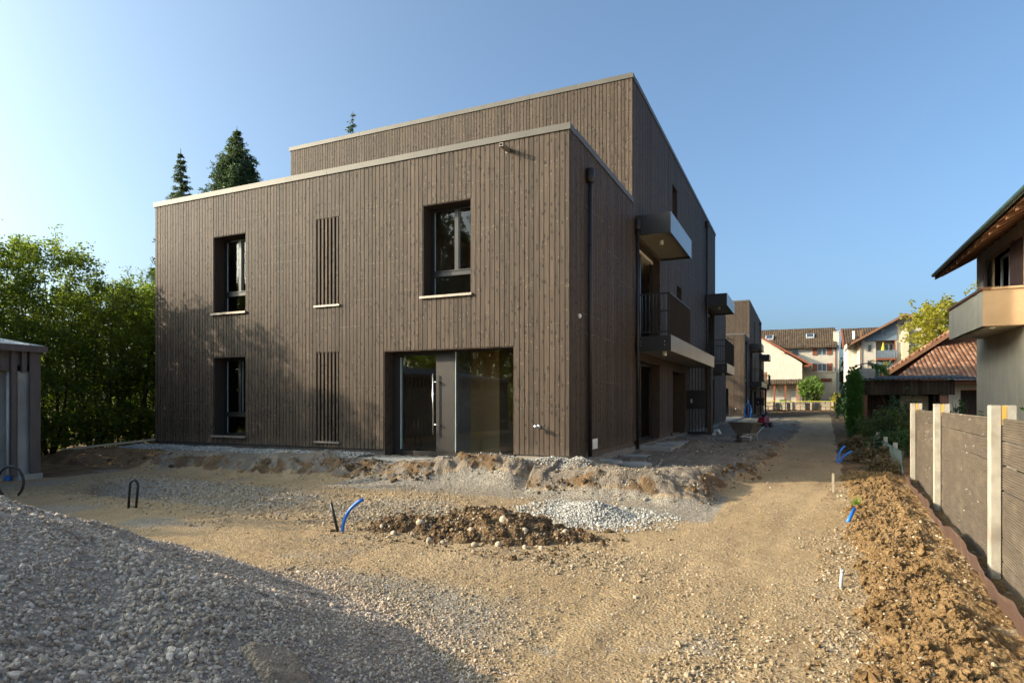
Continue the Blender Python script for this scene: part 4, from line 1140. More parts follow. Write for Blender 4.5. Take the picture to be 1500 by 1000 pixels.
def thuja(loc, h, rad, label):
    root = thing('thuja', label, 'conifer', loc); x, y, z = loc; t = MB(); t.tube([(x, y, z - .1), (x, y, z + h * .9)], [.07, .02], 7); t.build('trunk', 'bark', root)
    n = 900; u = RNG.random(n); a = RNG.random(n) * 6.283; prof = rad * np.where(u < .75, .85 + .15 * np.sin(u * 4), 1.0 - ((u - .75) / .25) ** 2 * .75)
    r = prof * np.sqrt(RNG.uniform(.35, 1, n)) * (1 + .4 * fbm(a * 1.6, u * 5, 3, 7)); tw = np.stack([x + r * np.cos(a), y + r * np.sin(a), z + .05 + u * h * .93], -1)
    bd = np.stack([np.cos(a) * .5, np.sin(a) * .5, np.full(n, .9)], -1) + RNG.normal(size=(n, 3)) * .25; bd /= np.linalg.norm(bd, axis=1)[:, None]
    V, F = sprays(tw, bd, 20, .18, .07, .34); fast_mesh('foliage', V, F, 'thuja', root); return root


def build_plants():
    lab = 'tall leafy hornbeam in the dense hedge row left of the near timber block'
    k = 0
    for y in np.arange(4.6, 20.5, 1.35):
        xx = -20.6 + random.uniform(-.35, .35); hh = 6.3 if abs(y - 11.5) < .7 else random.uniform(5.3, 6.0) if y < 11.5 else random.uniform(4.7, 5.5)
        vis = 8.5 < y < 18
        hedge_tree('hornbeam', (xx, y, gz(xx, y)), hh + (.9 if y < 9 else .1), 1.25, lab, 'tree', 'hornbeams of the hedge row', 4 if vis else 1, 860 if vis else 420, 28, leaf=.088)
        k += 1
    # second, outer row thickening the hedge (also throws the shade across the yard)
    for y in np.arange(-24., 23., 1.75):
        xx = -21.6 + random.uniform(-.4, .4)
        hedge_tree('hornbeam', (xx - .6, y, gz(xx, y)), random.uniform(6.3, 7.2) if y < 9 else random.uniform(4.8, 5.4), 1.4, lab, 'tree', 'hornbeams of the hedge row', 1, 440, 26, leaf=.115)
    # tall trees further back, mirrored in the windows
    for (x, y, h, r) in ((-24.6, -15.5, 17., 3.4), (-21.2, -16.8, 16., 3.2), (-27.6, -19.5, 18., 3.6), (-17.8, -18.5, 15., 3.2)):
        round_tree('broadleaf_tree', (x, y, -.4), h, r, 3.5, 'tall broadleaf tree behind the yard mirrored in the upper windows', 'tree', 'tall trees behind the yard', 'tall_leaf', .26, 760, 26, trunk_r=.22, gap=.22)
    round_tree('broadleaf_tree', (-27.5, 21.5, -.3), 8.6, 2.2, 2.5, 'dark round tree crown rising behind the hedge beside the near block', 'tree', None, 'tall_leaf', .16, 420, 24)
    round_tree('broadleaf_tree', (-23.5, 45.5, -.2), 9., 2.6, 2., 'broadleaf tree hidden behind the near block whose shadow falls on the far block', 'tree', None, 'tall_leaf', .2, 420, 24)
    # conifers behind the block
    spruce((-37.3, 28.9, 0), 17.95, 2.1, 'slim dark spruce showing above the roof, leftmost of the conifers', .35, 1.7, .1)
    spruce((-35.2, 31.6, 0), 20.1, 5.6, 'broad dense spruce showing above the lower roof edge', .35, 3.4)
    spruce((-30.75, 38.35, 0), 23.1, 2.6, 'sparse spruce tip peeping over the upper roof edge', .55, .7, .35)
    # right-hand garden
    thuja((1.95, 28.9, gz(1.9, 28.9)), 2.7, .24, 'columnar green thuja at the corner of the old brick shed')
    thuja((3.25, 34.4, gz(3.25, 34.4)), 3.2, .5, 'bright green conifer top showing behind the concrete chimney')
    bush('shrub', (2.75, 25.2, gz(2.7, 25)), .95, 1.35, 'loose grey green shrub in front of the old shed', 'shrub', 'shrub', .075, 420, 20)
    bush('shrub', (3.3, 27.6, gz(3.3, 27.6)), .7, 1.95, 'tall open shrub with pale leaves before the dark shed boards', 'shrub', 'laurel', .085, 220, 16, gap=.35)
    bush('shrub', (2.45, 21.6, gz(2.4, 21.6)), .7, .85, 'low dark shrub behind the wire mesh fence', 'shrub', 'laurel', .06, 300, 20)
    bush('shrub', (2.1, 26.9, gz(2.1, 26.9)), .5, .8, 'small shrub between the thuja and the loose shrub', 'shrub', 'shrub', .06, 200, 20)
    bush('laurel_bush', (3.95, 13.6, -.35), .9, 1.75, 'glossy laurel bush looking over the plank fence below the beige house', 'shrub', 'laurel', .11, 200, 14)
    bush('laurel_bush', (4.6, 24.2, -.3), .45, 1.75, 'slim green bush in front of the dark garage opening', 'shrub', 'laurel', .08, 150, 16)
    bush('dry_weeds', (1.75, 19.3, gz(1.75, 19.3)), .55, .5, 'tangle of dry weeds at the near end of the overgrown strip', 'weeds', 'dry_leaf', .08, 160, 12, stems=24)
    bush('dry_weeds', (1.6, 22.6, gz(1.6, 22.6)), .6, .55, 'tangle of dry weeds halfway along the overgrown strip', 'weeds', 'dry_leaf', .08, 160, 12, stems=24)
    bush('dry_weeds', (1.7, 16.9, gz(1.7, 16.9)), .45, .35, 'withered weeds where the clay strip ends in shade', 'weeds', 'dry_leaf', .06, 140, 12, stems=20)
    g = MB()
    gx, gy = .79, 11.5; zz = gz(gx, gy) + .1
    for k in range(46):
        a = random.random() * 6.28; L = random.uniform(.08, .2); q = random.random() * .08; b = Vector((gx + q * math.cos(a), gy + q * math.sin(a), zz - .03)); tdir = Vector((math.cos(a) * .5, math.sin(a) * .5, 1)).normalized() * L
        sd = Vector((-math.sin(a), math.cos(a), 0)) * .006; g.add([b - sd, b + sd, b + tdir], [(0, 1, 2)])
    tag(g.build('grass_tuft', 'grass'), 'small green grass tuft on the ochre clay strip', 'grass')
    # far garden
    round_tree('fruit_tree', (1.35, 97.4, gz(1.35, 97.4)), 4.7, 1.9, 1.3, 'small round garden tree in front of the white houses', 'tree', None, 'fruit_leaf', .26, 300, 20, trunk_r=.1, gap=.15)
    bush('yellow_bush', (4.4, 96.8, gz(4.4, 96.8)), 1.2, 2.6, 'yellow green bush at the end of the low wall', 'shrub', 'yellow_leaf', .2, 260, 16, gap=.1)
    bush('hedge_bush', (3.9, 66., gz(3.9, 66)), 1.0, 2.7, 'dark green bush at the far end of the path right side', 'shrub', 'laurel', .2, 300, 16, gap=.1)
    bush('hedge_bush', (3.3, 52., gz(3.3, 52)), .9, 1.9, 'dark green bush beside the far part of the path', 'shrub', 'laurel', .15, 260, 16, gap=.1)
    round_tree('walnut_tree', (10.6, 60.5, 0), 10.2, 3.5, 2.9, 'yellowing broadleaf tree behind the tiled roof', 'tree', None, 'yellow_leaf', .24, 560, 22, trunk_r=.2, gap=.3)
    bush('olive_shrub', (8.1, 74., .3), 1.6, 5.4, 'pale olive shrub before the gabled house with the blue grey cladding', 'shrub', 'olive_leaf', .22, 300, 16, gap=.2)
    for (x, y, h, r, l) in ((6.2, 112., 7.8, 2.6, 'green tree in the gap between the white house and the gabled house'), (5.3, 79., 5., 1.2, 'slim dark green tree beside the gabled house')):
        round_tree('broadleaf_tree', (x, y, .3), h, r, 1.2, l, 'tree', None, 'fruit_leaf' if y > 100 else 'tall_leaf', .3, 320, 18, gap=.1)


# ------------------------------------------------------------------ fence on the right
def build_fence():
    root = thing('plank_fence', 'tall fence of weathered ribbed planks between pale concrete posts', 'fence', (fence_x(8), 8, -.55))
    ys = [-1.2, 3.1, 7.5, 11.75, 15.65]; zt = 1.215
    for y in ys:
        x = fence_x(y) + .05; mb = MB(); w = .07; zb = -.75
        for (a, b) in ((0, .075), (.125, .195)): mb.box(x + a, x + b, y - w, y + w, zb, zt)
        mb.box(x + .073, x + .127, y - .028, y + .028, zb, zt - .004)
        mb.build('post', 'fence_post', root)
        if y > 0:
            k = MB(); k.box(x + .078, x + .122, y - w + .004, y - .03, zt - .19, zt - .003); k.build('wedge', 'wedge', root)
    for i in range(len(ys) - 1):
        y0, y1 = ys[i] + .032, ys[i + 1] - .032; H = 1.60; n = 7; bh = H / n; ztop = 1.10
        for k in range(n):
            mb = MB(); za = ztop - (k + 1) * bh + .006; zb = ztop - k * bh - .006
            sag = random.uniform(-.006, .006); gp = random.choice((0, 0, .004, .010))
            ng = 9; prof = []
            hh = (zb - gp - za) / ng
            for q in range(ng):
                z_ = za + q * hh; prof += [(0, z_ + hh * .12), (0, z_ + hh * .60), (.013, z_ + hh * .70), (.013, z_ + hh * .99)]
            prof = [(.007, za)] + prof + [(.024, zb - gp), (.024, za)]
            x0, x1 = fence_x(y0) + .05 + .088, fence_x(y1) + .05 + .088
            vs = [(x0 + p, y0, z + sag) for p, z in prof] + [(x1 + p, y1, z - sag) for p, z in prof]; m = len(prof)
            fs = [(q, (q + 1) % m, m + (q + 1) % m, m + q) for q in range(m)] + [tuple(range(m))[::-1], tuple(range(m, 2 * m))]
            mb.add(vs, fs); mb.build('board', 'fence_board', root)
        b = MB(); x0, x1 = fence_x(y0) + .05, fence_x(y1) + .05
        b.hexa([(x0 + .06, y0, -.8), (x0 + .14, y0, -.8), (x1 + .14, y1, -.8), (x1 + .06, y1, -.8), (x0 + .06, y0, -.51), (x0 + .14, y0, -.51), (x1 + .14, y1, -.51), (x1 + .06, y1, -.51)])
        b.build('kickboard', 'fence_post', root)
    # dimple membrane standing against the fence foot
    yy = np.linspace(2.6, 16.6, 260); V = []; uv = {}
    nz = 8; mb = MB(); vs = []
    for j, y in enumerate(yy):
        wob = .018 * math.sin(y * 1.7) + .012 * math.sin(y * 4.3 + 1) + .008 * math.sin(y * 11.7)
        hgt = .24 + .02 * math.sin(y * 2.1 + 2) + .014 * math.sin(y * 7.7)
        g = -.54 + .02 * math.sin(y)
        for k in range(nz):
            f = k / (nz - 1); x = fence_x(y) - .015 + wob * (.3 + .7 * f) - .04 * f
            vs.append((x, y, g - .08 + (hgt + .08) * f))
    fs = [(j * nz + k, (j + 1) * nz + k, (j + 1) * nz + k + 1, j * nz + k + 1) for j in range(len(yy) - 1) for k in range(nz - 1)]
    mb.add(vs, fs, 0, True)
    o = mb.build('dimple_membrane', 'membrane', None, uv=lambda x, y, z: (y, z))
    md = o.modifiers.new('thick', 'SOLIDIFY'); md.thickness = .006
    tag(o, 'wavy red brown dimpled drainage sheet along the fence foot', 'membrane')
    # wire mesh fence beyond
    root = thing('wire_fence', 'low wire mesh fence with short grey posts beyond the plank fence', 'fence', (2.2, 18.4, -.3))
    for i, y in enumerate((18.5, 21., 23.5, 26.)):
        x = 2.13 + .02 * (y - 18); mb = MB(); zt = .22 + .02 * i; mb.box(x - .05, x + .05, y - .04, y + .04, -.5, zt); mb.build('post', 'concrete', root)
    mb = MB()
    ya = 16.4
    for k in range(120):
        y = 16.3 + k * .08
        if y > 26: break
        x = 2.09 + .02 * (y - 18); mb.tube([(x, y, -.45), (x, min(y + .55, 26.), .12)], .004, 4, 0, False, False); mb.tube([(x, y, .12), (x, min(y + .55, 26.), -.45)], .004, 4, 0, False, False)
    for z in (-.4, .12): mb.tube([(2.05, 16.3, z), (2.25, 26., z)], .005, 4)
    mb.build('wire_mesh', 'mesh_green', root)


# ------------------------------------------------------------------ shed on the left
def build_shed():
    root = thing('carport', 'dark board clad carport with low metal roof and concrete wall at the left edge', 'shed', (-16.4, 2., -.3))
    xf = -14.6; y0, y1 = -6., 8.0; zt = 2.36; g = -.35
    b = MB(); b.box(xf - .12, xf - .1, y0, y1 - .06, 1.88, zt, 0); b.box(xf - 3.8, xf - .02, y1 - .06, y1 - .03, g, zt - .02, 0)
    y = y1 - .1
    k = 0
    while y > y0:
        b.box(xf - .1, xf - .02, y - .05, y + .04, (1.86 if k not in (0, 2, 3) else g + .1), zt, 0); y -= .19 if k < 2 else .3; k += 1
        if k > 3: b.box(xf - .11, xf - .1, y, y + .26, g + .1, 1.88, 0) if y < 5.6 else None
    b.box(xf - .04, xf, y1 - .2, y1, g + .12, zt, 0); b.box(xf - .2, xf - .01, y1 - .03, y1 + .0, g + .12, zt - .02, 0)
    b.build('cladding', 'shed_clad', root)
    c = MB(); c.box(xf - .5, xf - .3, 5.2, y1 - .4, g - .1, 2.2); c.box(xf - .26, xf - .1, y1 - .38, y1 - .06, g - .1, 2.0); c.box(xf - .3, xf + .02, y1 - .42, y1 + .03, g - .1, g + .1); c.build('concrete_wall', 'concrete', root)
    r = MB(); e = .09
    r.hexa([(xf + e, y0, zt + .0), (xf + e, y1 + e, zt + .0), (xf - 4.2, y1 + e, zt + .62), (xf - 4.2, y0, zt + .62), (xf + e, y0, zt + .05), (xf + e, y1 + e, zt + .05), (xf - 4.2, y1 + e, zt + .68), (xf - 4.2, y0, zt + .68)])
    for q in np.arange(y0, y1, .55): r.hexa([(xf + e, q, zt + .05), (xf + e, q + .025, zt + .05), (xf - 4.2, q + .025, zt + .68), (xf - 4.2, q, zt + .68), (xf + e, q, zt + .075), (xf + e, q + .025, zt + .075), (xf - 4.2, q + .025, zt + .705), (xf - 4.2, q, zt + .705)])
    ro = r.build('roof', 'zinc', root)
    f = MB(); f.box(xf + e - .005, xf + e + .012, y0, y1 + e, zt - .08, zt + .055); f.box(xf - 4.2, xf + e - .005, y1 + e - .012, y1 + e, zt - .08, zt + .0); f.build('fascia', 'shed_clad', ro)
    s = MB(); s.hexa([(xf - 1.0, 5.2, zt + .235), (xf - 1.0, 7.2, zt + .235), (xf - 2.6, 7.2, zt + .47), (xf - 2.6, 5.2, zt + .47), (xf - 1.0, 5.2, zt + .275), (xf - 1.0, 7.2, zt + .275), (xf - 2.6, 7.2, zt + .51), (xf - 2.6, 5.2, zt + .51)]); s.build('roof_light', 'dark_panel', ro)
    p = MB(); p.tube([(xf - .2, y1 - .5, g + .1), (xf - .2, y1 - .5, 1.86)], .03, 10, 0); p.lathe((xf - .2, y1 - .5, .75), [(.034, -.03), (.034, .03)], 10); p.build('drain_pipe', 'white_pl', root)
    p = MB(); p.lathe((xf - .2, y1 - .5, g - .05), [(.045, 0), (.045, .12)], 10); p.build('pipe_collar', 'blue_pipe', root)


# ------------------------------------------------------------------ houses right
def roof_slab(mb, a, b, c, d, t=.12, mi=0):
    """quad a,b (eave) c,d (ridge) thickened downwards"""
    dn = Vector((0, 0, -t)); P = [Vector(q) for q in (a, b, c, d)]
    mb.hexa([tuple(q + dn) for q in P] + [tuple(q) for q in P], mi)


def shutter_pair(root, f, parts): pass


def build_beige_house():
    xw = 6.0; yf = 29.0; yn = 10.
    root = thing('beige_house', 'beige stuccoed house with overhanging eaves and boxy balcony at the right edge', 'house', (xw, yf, -.3))
    w = MB(); y0, y1, z0, z1 = 24.5, 26.55, 3.9, 6.15
    for (a, b, c, d) in ((yn, y0, -.4, 7.0), (y1, yf, -.4, 7.0), (y0, y1, -.4, z0), (y0, y1, z1, 7.0)): w.box(xw, xw + .3, a, b, c, d)
    w.box(xw + .3, 14, yf - .3, yf, -.4, 7.0); w.prism([(xw, 7.0), (14, 7.0), (10, 9.2)], lambda u, v, d: (u, d, v), yf - .28, yf - .02)
    w.build('wall', 'stucco_h', root)
    iv = MB(); iv.box(xw + .9, xw + .95, y0 - .5, y1 + .5, 3.4, 6.6); iv.build('room_wall', 'stucco_h', root)
    # window with shutters
    f = MB(); d0, d1 = xw + .16, xw + .22
    f.box(d0, d1, y0, y0 + .08, z0, z1); f.box(d0, d1, y1 - .08, y1, z0, z1); f.box(d0, d1, y0 + .08, y1 - .08, z1 - .08, z1); f.box(d0, d1, y0 + .08, y1 - .08, z0, z0 + .08); f.box(d0, d1, (y0 + y1) / 2 - .06, (y0 + y1) / 2 + .06, z0 + .08, z1 - .08)
    wn = f.build('window', 'grey_pl', root); g = MB(); g.quad((xw + .19, y0 + .08, z0), (xw + .19, y1 - .08, z0), (xw + .19, y1 - .08, z1), (xw + .19, y0 + .08, z1)); g.build('pane', 'glass_far', wn)
    t = MB(); t.box(xw - .03, xw + .17, y0 - .12, y0 + .0, z0 - .05, z1 + .12); t.box(xw - .03, xw + .17, y1, y1 + .12, z0 - .05, z1 + .12); t.box(xw - .03, xw + .17, y0, y1, z1, z1 + .12); t.build('window_surround', 'stucco_b', wn)
    for (a, b, sl) in ((y1 + .1, y1 + 1.0, -.14), (y0 - 1.05, y0 - .1, .05)):
        s = MB(); s.hexa([(xw - .10 + sl, a, z0 - .05), (xw - .06 + sl, a, z0 - .05), (xw - .06, b, z0 - .05), (xw - .10, b, z0 - .05), (xw - .10 + sl, a, z1), (xw - .06 + sl, a, z1), (xw - .06, b, z1), (xw - .10, b, z1)]); s.build('shutter', 'shutter', root)
    # balcony box
    xb, ya, yb = 4.95, 23.2, 28.0; zl, zh = 3.52, 4.60
    b = MB(); b.box(xb, xb + .16, ya + .003, yb - .003, zl + .005, zh); b.box(xb + .02, xw - .003, ya + .16, yb - .16, zl + .005, zl + .2); b.box(xb + .16, xw - .003, yb - .16, yb, zl + .005, zh)
    bal = b.build('balcony', 'stucco_h', root)
    fr = MB(); fr.box(xb + .003, xw - .003, ya, ya + .16, zl, zh - .002); fr.build('front_panel', 'stucco_b', bal)
    c = MB(); c.box(xb - .05, xb + .2, ya - .05, yb + .04, zh + .002, zh + .075); c.build('coping', 'wood_soffit', bal)
    c = MB(); c.box(xb + .2, xw - .005, ya - .045, ya + .2, zh + .002, zh + .07); c.build('coping', 'stucco_b', bal)
    l = MB(); l.lathe((xb + .3, ya + .4, zl - .06), [(.05, 0), (.1, .03), (.1, .062)], 12); l.build('lamp', 'lamp_white', bal)
    # roof: eave along the path side
    xe_, ze, sl = 4.86, 6.32, .55; yr = yf + 1.0
    r = MB(); roof_slab(r, (xe_, yn, ze), (xe_, yr, ze), (10., yr, ze + sl * (10 - xe_)), (10., yn, ze + sl * (10 - xe_)), .08)
    ro = r.build('roof', 'roof_brown', root, uv=lambda x, y, z: (y, x * 1.14))
    s = MB(); roof_slab(s, (xe_ + .05, yn, ze - .085), (xe_ + .05, yr - .05, ze - .085), (xw, yr - .05, ze - .085 + sl * (xw - xe_ - .05)), (xw, yn, ze - .085 + sl * (xw - xe_ - .05)), .03)
    y = yn + .5
    while y < yr: s.hexa([(xe_ + .08, y, ze - .24), (xe_ + .08, y + .11, ze - .24), (xw + .05, y + .11, ze - .24 + sl * (xw - xe_ - .03)), (xw + .05, y, ze - .24 + sl * (xw - xe_ - .03)), (xe_ + .08, y, ze - .11), (xe_ + .08, y + .11, ze - .11), (xw + .05, y + .11, ze - .11 + sl * (xw - xe_ - .03)), (xw + .05, y, ze - .11 + sl * (xw - xe_ - .03))]); y += .85
    s.build('soffit', 'wood_soffit', ro)
    v = MB(); roof_slab(v, (xe_ - .02, yr, ze + .02), (xe_ - .02, yr + .06, ze + .02), (10, yr + .06, ze + .02 + sl * (10 - xe_)), (10, yr, ze + .02 + sl * (10 - xe_)), .24); v.build('bargeboard', 'wood_soffit', ro)
    g = MB(); g.tube([(xe_ - .07, yn, ze - .03), (xe_ - .07, yr + .05, ze - .03)], .075, 10); g.build('gutter', 'verdigris', ro)


def build_garage():
    # gabled annex with a tiled pent roof
    root = thing('tiled_annex', 'low annex with orange red tiled roof and dark boarded gable behind the fence', 'annex', (8.4, 46., -.3))
    w = MB(); w.prism([(5.4, -.3), (16.8, -.3), (16.8, 3.1), (10.64, 6.95), (5.4, 3.1)], lambda u, v, d: (u, d, v), 49.0, 53.); w.build('gable_wall', 'boards_brown', root)
    w = MB(); w.box(7.6, 8.45, 44.6, 44.9, -.4, 2.6); w.box(10.7, 16.8, 44.6, 44.9, -.4, 2.6); w.box(8.45, 10.7, 44.6, 44.9, 1.95, 2.6); w.box(8.45, 10.7, 45.9, 46., -.4, 1.95, 1); w.build('wall', ['stucco_h', 'timber_dark'], root)
    r = MB(); A, B, C, D = (4.97, 43.4, 2.64), (16.8, 43.4, 2.64), (16.8, 49., 5.07), (8.33, 49., 5.07)
    roof_slab(r, A, B, C, D, .12); ro = r.build('roof', 'roof_red', root, uv=lambda x, y, z: (x, y * 1.09))
    v = MB(); dx, dz = 10.64 - 4.9, 7.13 - 3.0
    roof_slab(v, (4.9, 48.3, 3.), (4.9, 53, 3.), (10.64, 53, 7.13), (10.64, 48.3, 7.13), .12); roof_slab(v, (16.9, 48.3, 3.), (16.9, 53, 3.), (10.66, 53, 7.13), (10.66, 48.3, 7.13), .12)
    v.build('gable_roof', 'roof_red', root, uv=lambda x, y, z: (y, x * 1.25))
    b = MB(); roof_slab(b, (4.83, 48.2, 2.98), (4.83, 48.3, 2.98), (10.64, 48.3, 7.15), (10.64, 48.2, 7.15), .26); b.build('bargeboard', 'wood_soffit', ro)
    n = 30; rd = MB()
    for k in range(n):
        f = k / n; p = (4.9 + dx * f, 48.35, 3.05 + dz * f); q = (4.9 + dx * (f + .95 / n), 48.35, 3.08 + dz * (f + .95 / n)); rd.tube([p, q], [.13, .11], 8)
    rd.build('verge_tiles', 'roof_red', ro, uv=lambda x, y, z: (x, z))
    g = MB(); g.tube([(7.5, 43.3, 2.54), (16.8, 43.3, 2.54)], .085, 8); g.build('gutter', 'zinc', ro)
    f = MB(); f.box(7.5, 16.8, 43.45, 43.5, 2.3, 2.46); f.build('fascia', 'wood_red', ro)
    # corrugated shed
    root = thing('brick_shed', 'old dark boarded shed with brick pillars and corrugated roof', 'shed', (3.7, 30.5, -.3))
    xa, xb, yf, yb = 2.08, 5.5, 30., 33.6
    b = MB(); x = xa
    while x < xb:
        wv = random.uniform(.1, .16); q = random.uniform(-.006, .006); b.box(x + .004, min(x + wv, xb) - .004, yf + q, yf + .022 + q, 1.53 + random.uniform(-.02, .02), 2.12); x += wv
    b.box(xa, xa + .02, yf + .03, yb, 1.53, 2.1); b.build('boarding', 'boards_dark', root)
    p = MB()
    for x in (2.22, 5.02): p.box(x, x + .26, yf + .06, yf + .32, -.5, 1.53)
    p.box(2.22, 2.48, yf + 1.8, yf + 2.06, -.5, 1.53); p.build('pillar', 'brick', root)
    bw = MB(); bw.box(xa + .3, xb, yf + 1.2, yf + 1.25, -.4, 2.1); bw.box(4.85, 4.95, yf + .4, yf + 1.2, -.4, 2.0); bw.build('back_wall', 'boards_dark', root)
    d = MB(); d.box(3.72, 3.93, yf + .7, yf + .76, -.3, 1.5); d.box(4.5, 4.72, yf + .7, yf + .76, -.3, 1.5); d.box(3.93, 4.5, yf + .7, yf + .76, 1.25, 1.5); d.box(4.19, 4.24, yf + .7, yf + .76, -.3, 1.25); d.box(3.93, 4.5, yf + .7, yf + .76, -.3, .5)
    d.box(3.93, 4.5, yf + .74, yf + .75, .5, 1.25, 1); d.build('door', ['old_wood', 'dark_panel'], root)
    r = MB(); n = 150; vs = []; x0, x1 = xa - .2, xb + .7
    for j, (y, z) in enumerate(((yf - .25, 2.16), (yb, 2.42))):
        for k in range(n): x = x0 + (x1 - x0) * k / (n - 1); vs.append((x, y, z + .026 * math.cos(x * 2 * math.pi / .177)))
    for j, (y, z) in enumerate(((yf - .25, 2.145), (yb, 2.405))):
        for k in range(n): x = x0 + (x1 - x0) * k / (n - 1); vs.append((x, y, z + .026 * math.cos(x * 2 * math.pi / .177)))
    fs = [(k, k + 1, n + k + 1, n + k) for k in range(n - 1)] + [(2 * n + k, 2 * n + k + 1, 3 * n + k + 1, 3 * n + k) for k in range(n - 1)] + [(k, k + 1, 2 * n + k + 1, 2 * n + k) for k in range(n - 1)]
    r.add(vs, fs, 0, True); ro = r.build('roof', 'corr', root)
    c = MB(); c.box(2.28, 2.85, 31.1, 31.6, 2.2, 2.66); ch = c.build('chimney', 'concrete', ro)
    c = MB(); arch = [(2.2 + .73 * t, 31.35, 2.82 + .07 * math.sin(math.pi * t)) for t in np.linspace(0, 1, 9)]
    for a, b_ in zip(arch[:-1], arch[1:]): c.hexa([(a[0], 31.1, a[2]), (b_[0], 31.1, b_[2]), (b_[0], 31.6, b_[2]), (a[0], 31.6, a[2]), (a[0], 31.1, a[2] + .025), (b_[0], 31.1, b_[2] + .025), (b_[0], 31.6, b_[2] + .025), (a[0], 31.6, a[2] + .025)])
    for x in (2.36, 2.77): c.box(x - .02, x + .02, 31.33, 31.37, 2.66, 2.84)
    c.build('chimney_cap', 'iron', ch)


def far_window(root, x0, x1, z0, z1, y, mull=True, frame='grey_pl'):
    m = MB(); d = y - .03; t = .07
    m.box(x0 - t, x0, d, y + .04, z0 - t, z1 + t); m.box(x1, x1 + t, d, y + .04, z0 - t, z1 + t); m.box(x0, x1, d, y + .04, z1, z1 + t); m.box(x0, x1, d, y + .04, z0 - t, z0)
    if mull: m.box((x0 + x1) / 2 - .04, (x0 + x1) / 2 + .04, d, y + .03, z0, z1)
    w = m.build('window', frame, root); g = MB(); g.box(x0, x1, y - .012, y - .004, z0, z1); g.build('pane', 'far_pane', w); return w


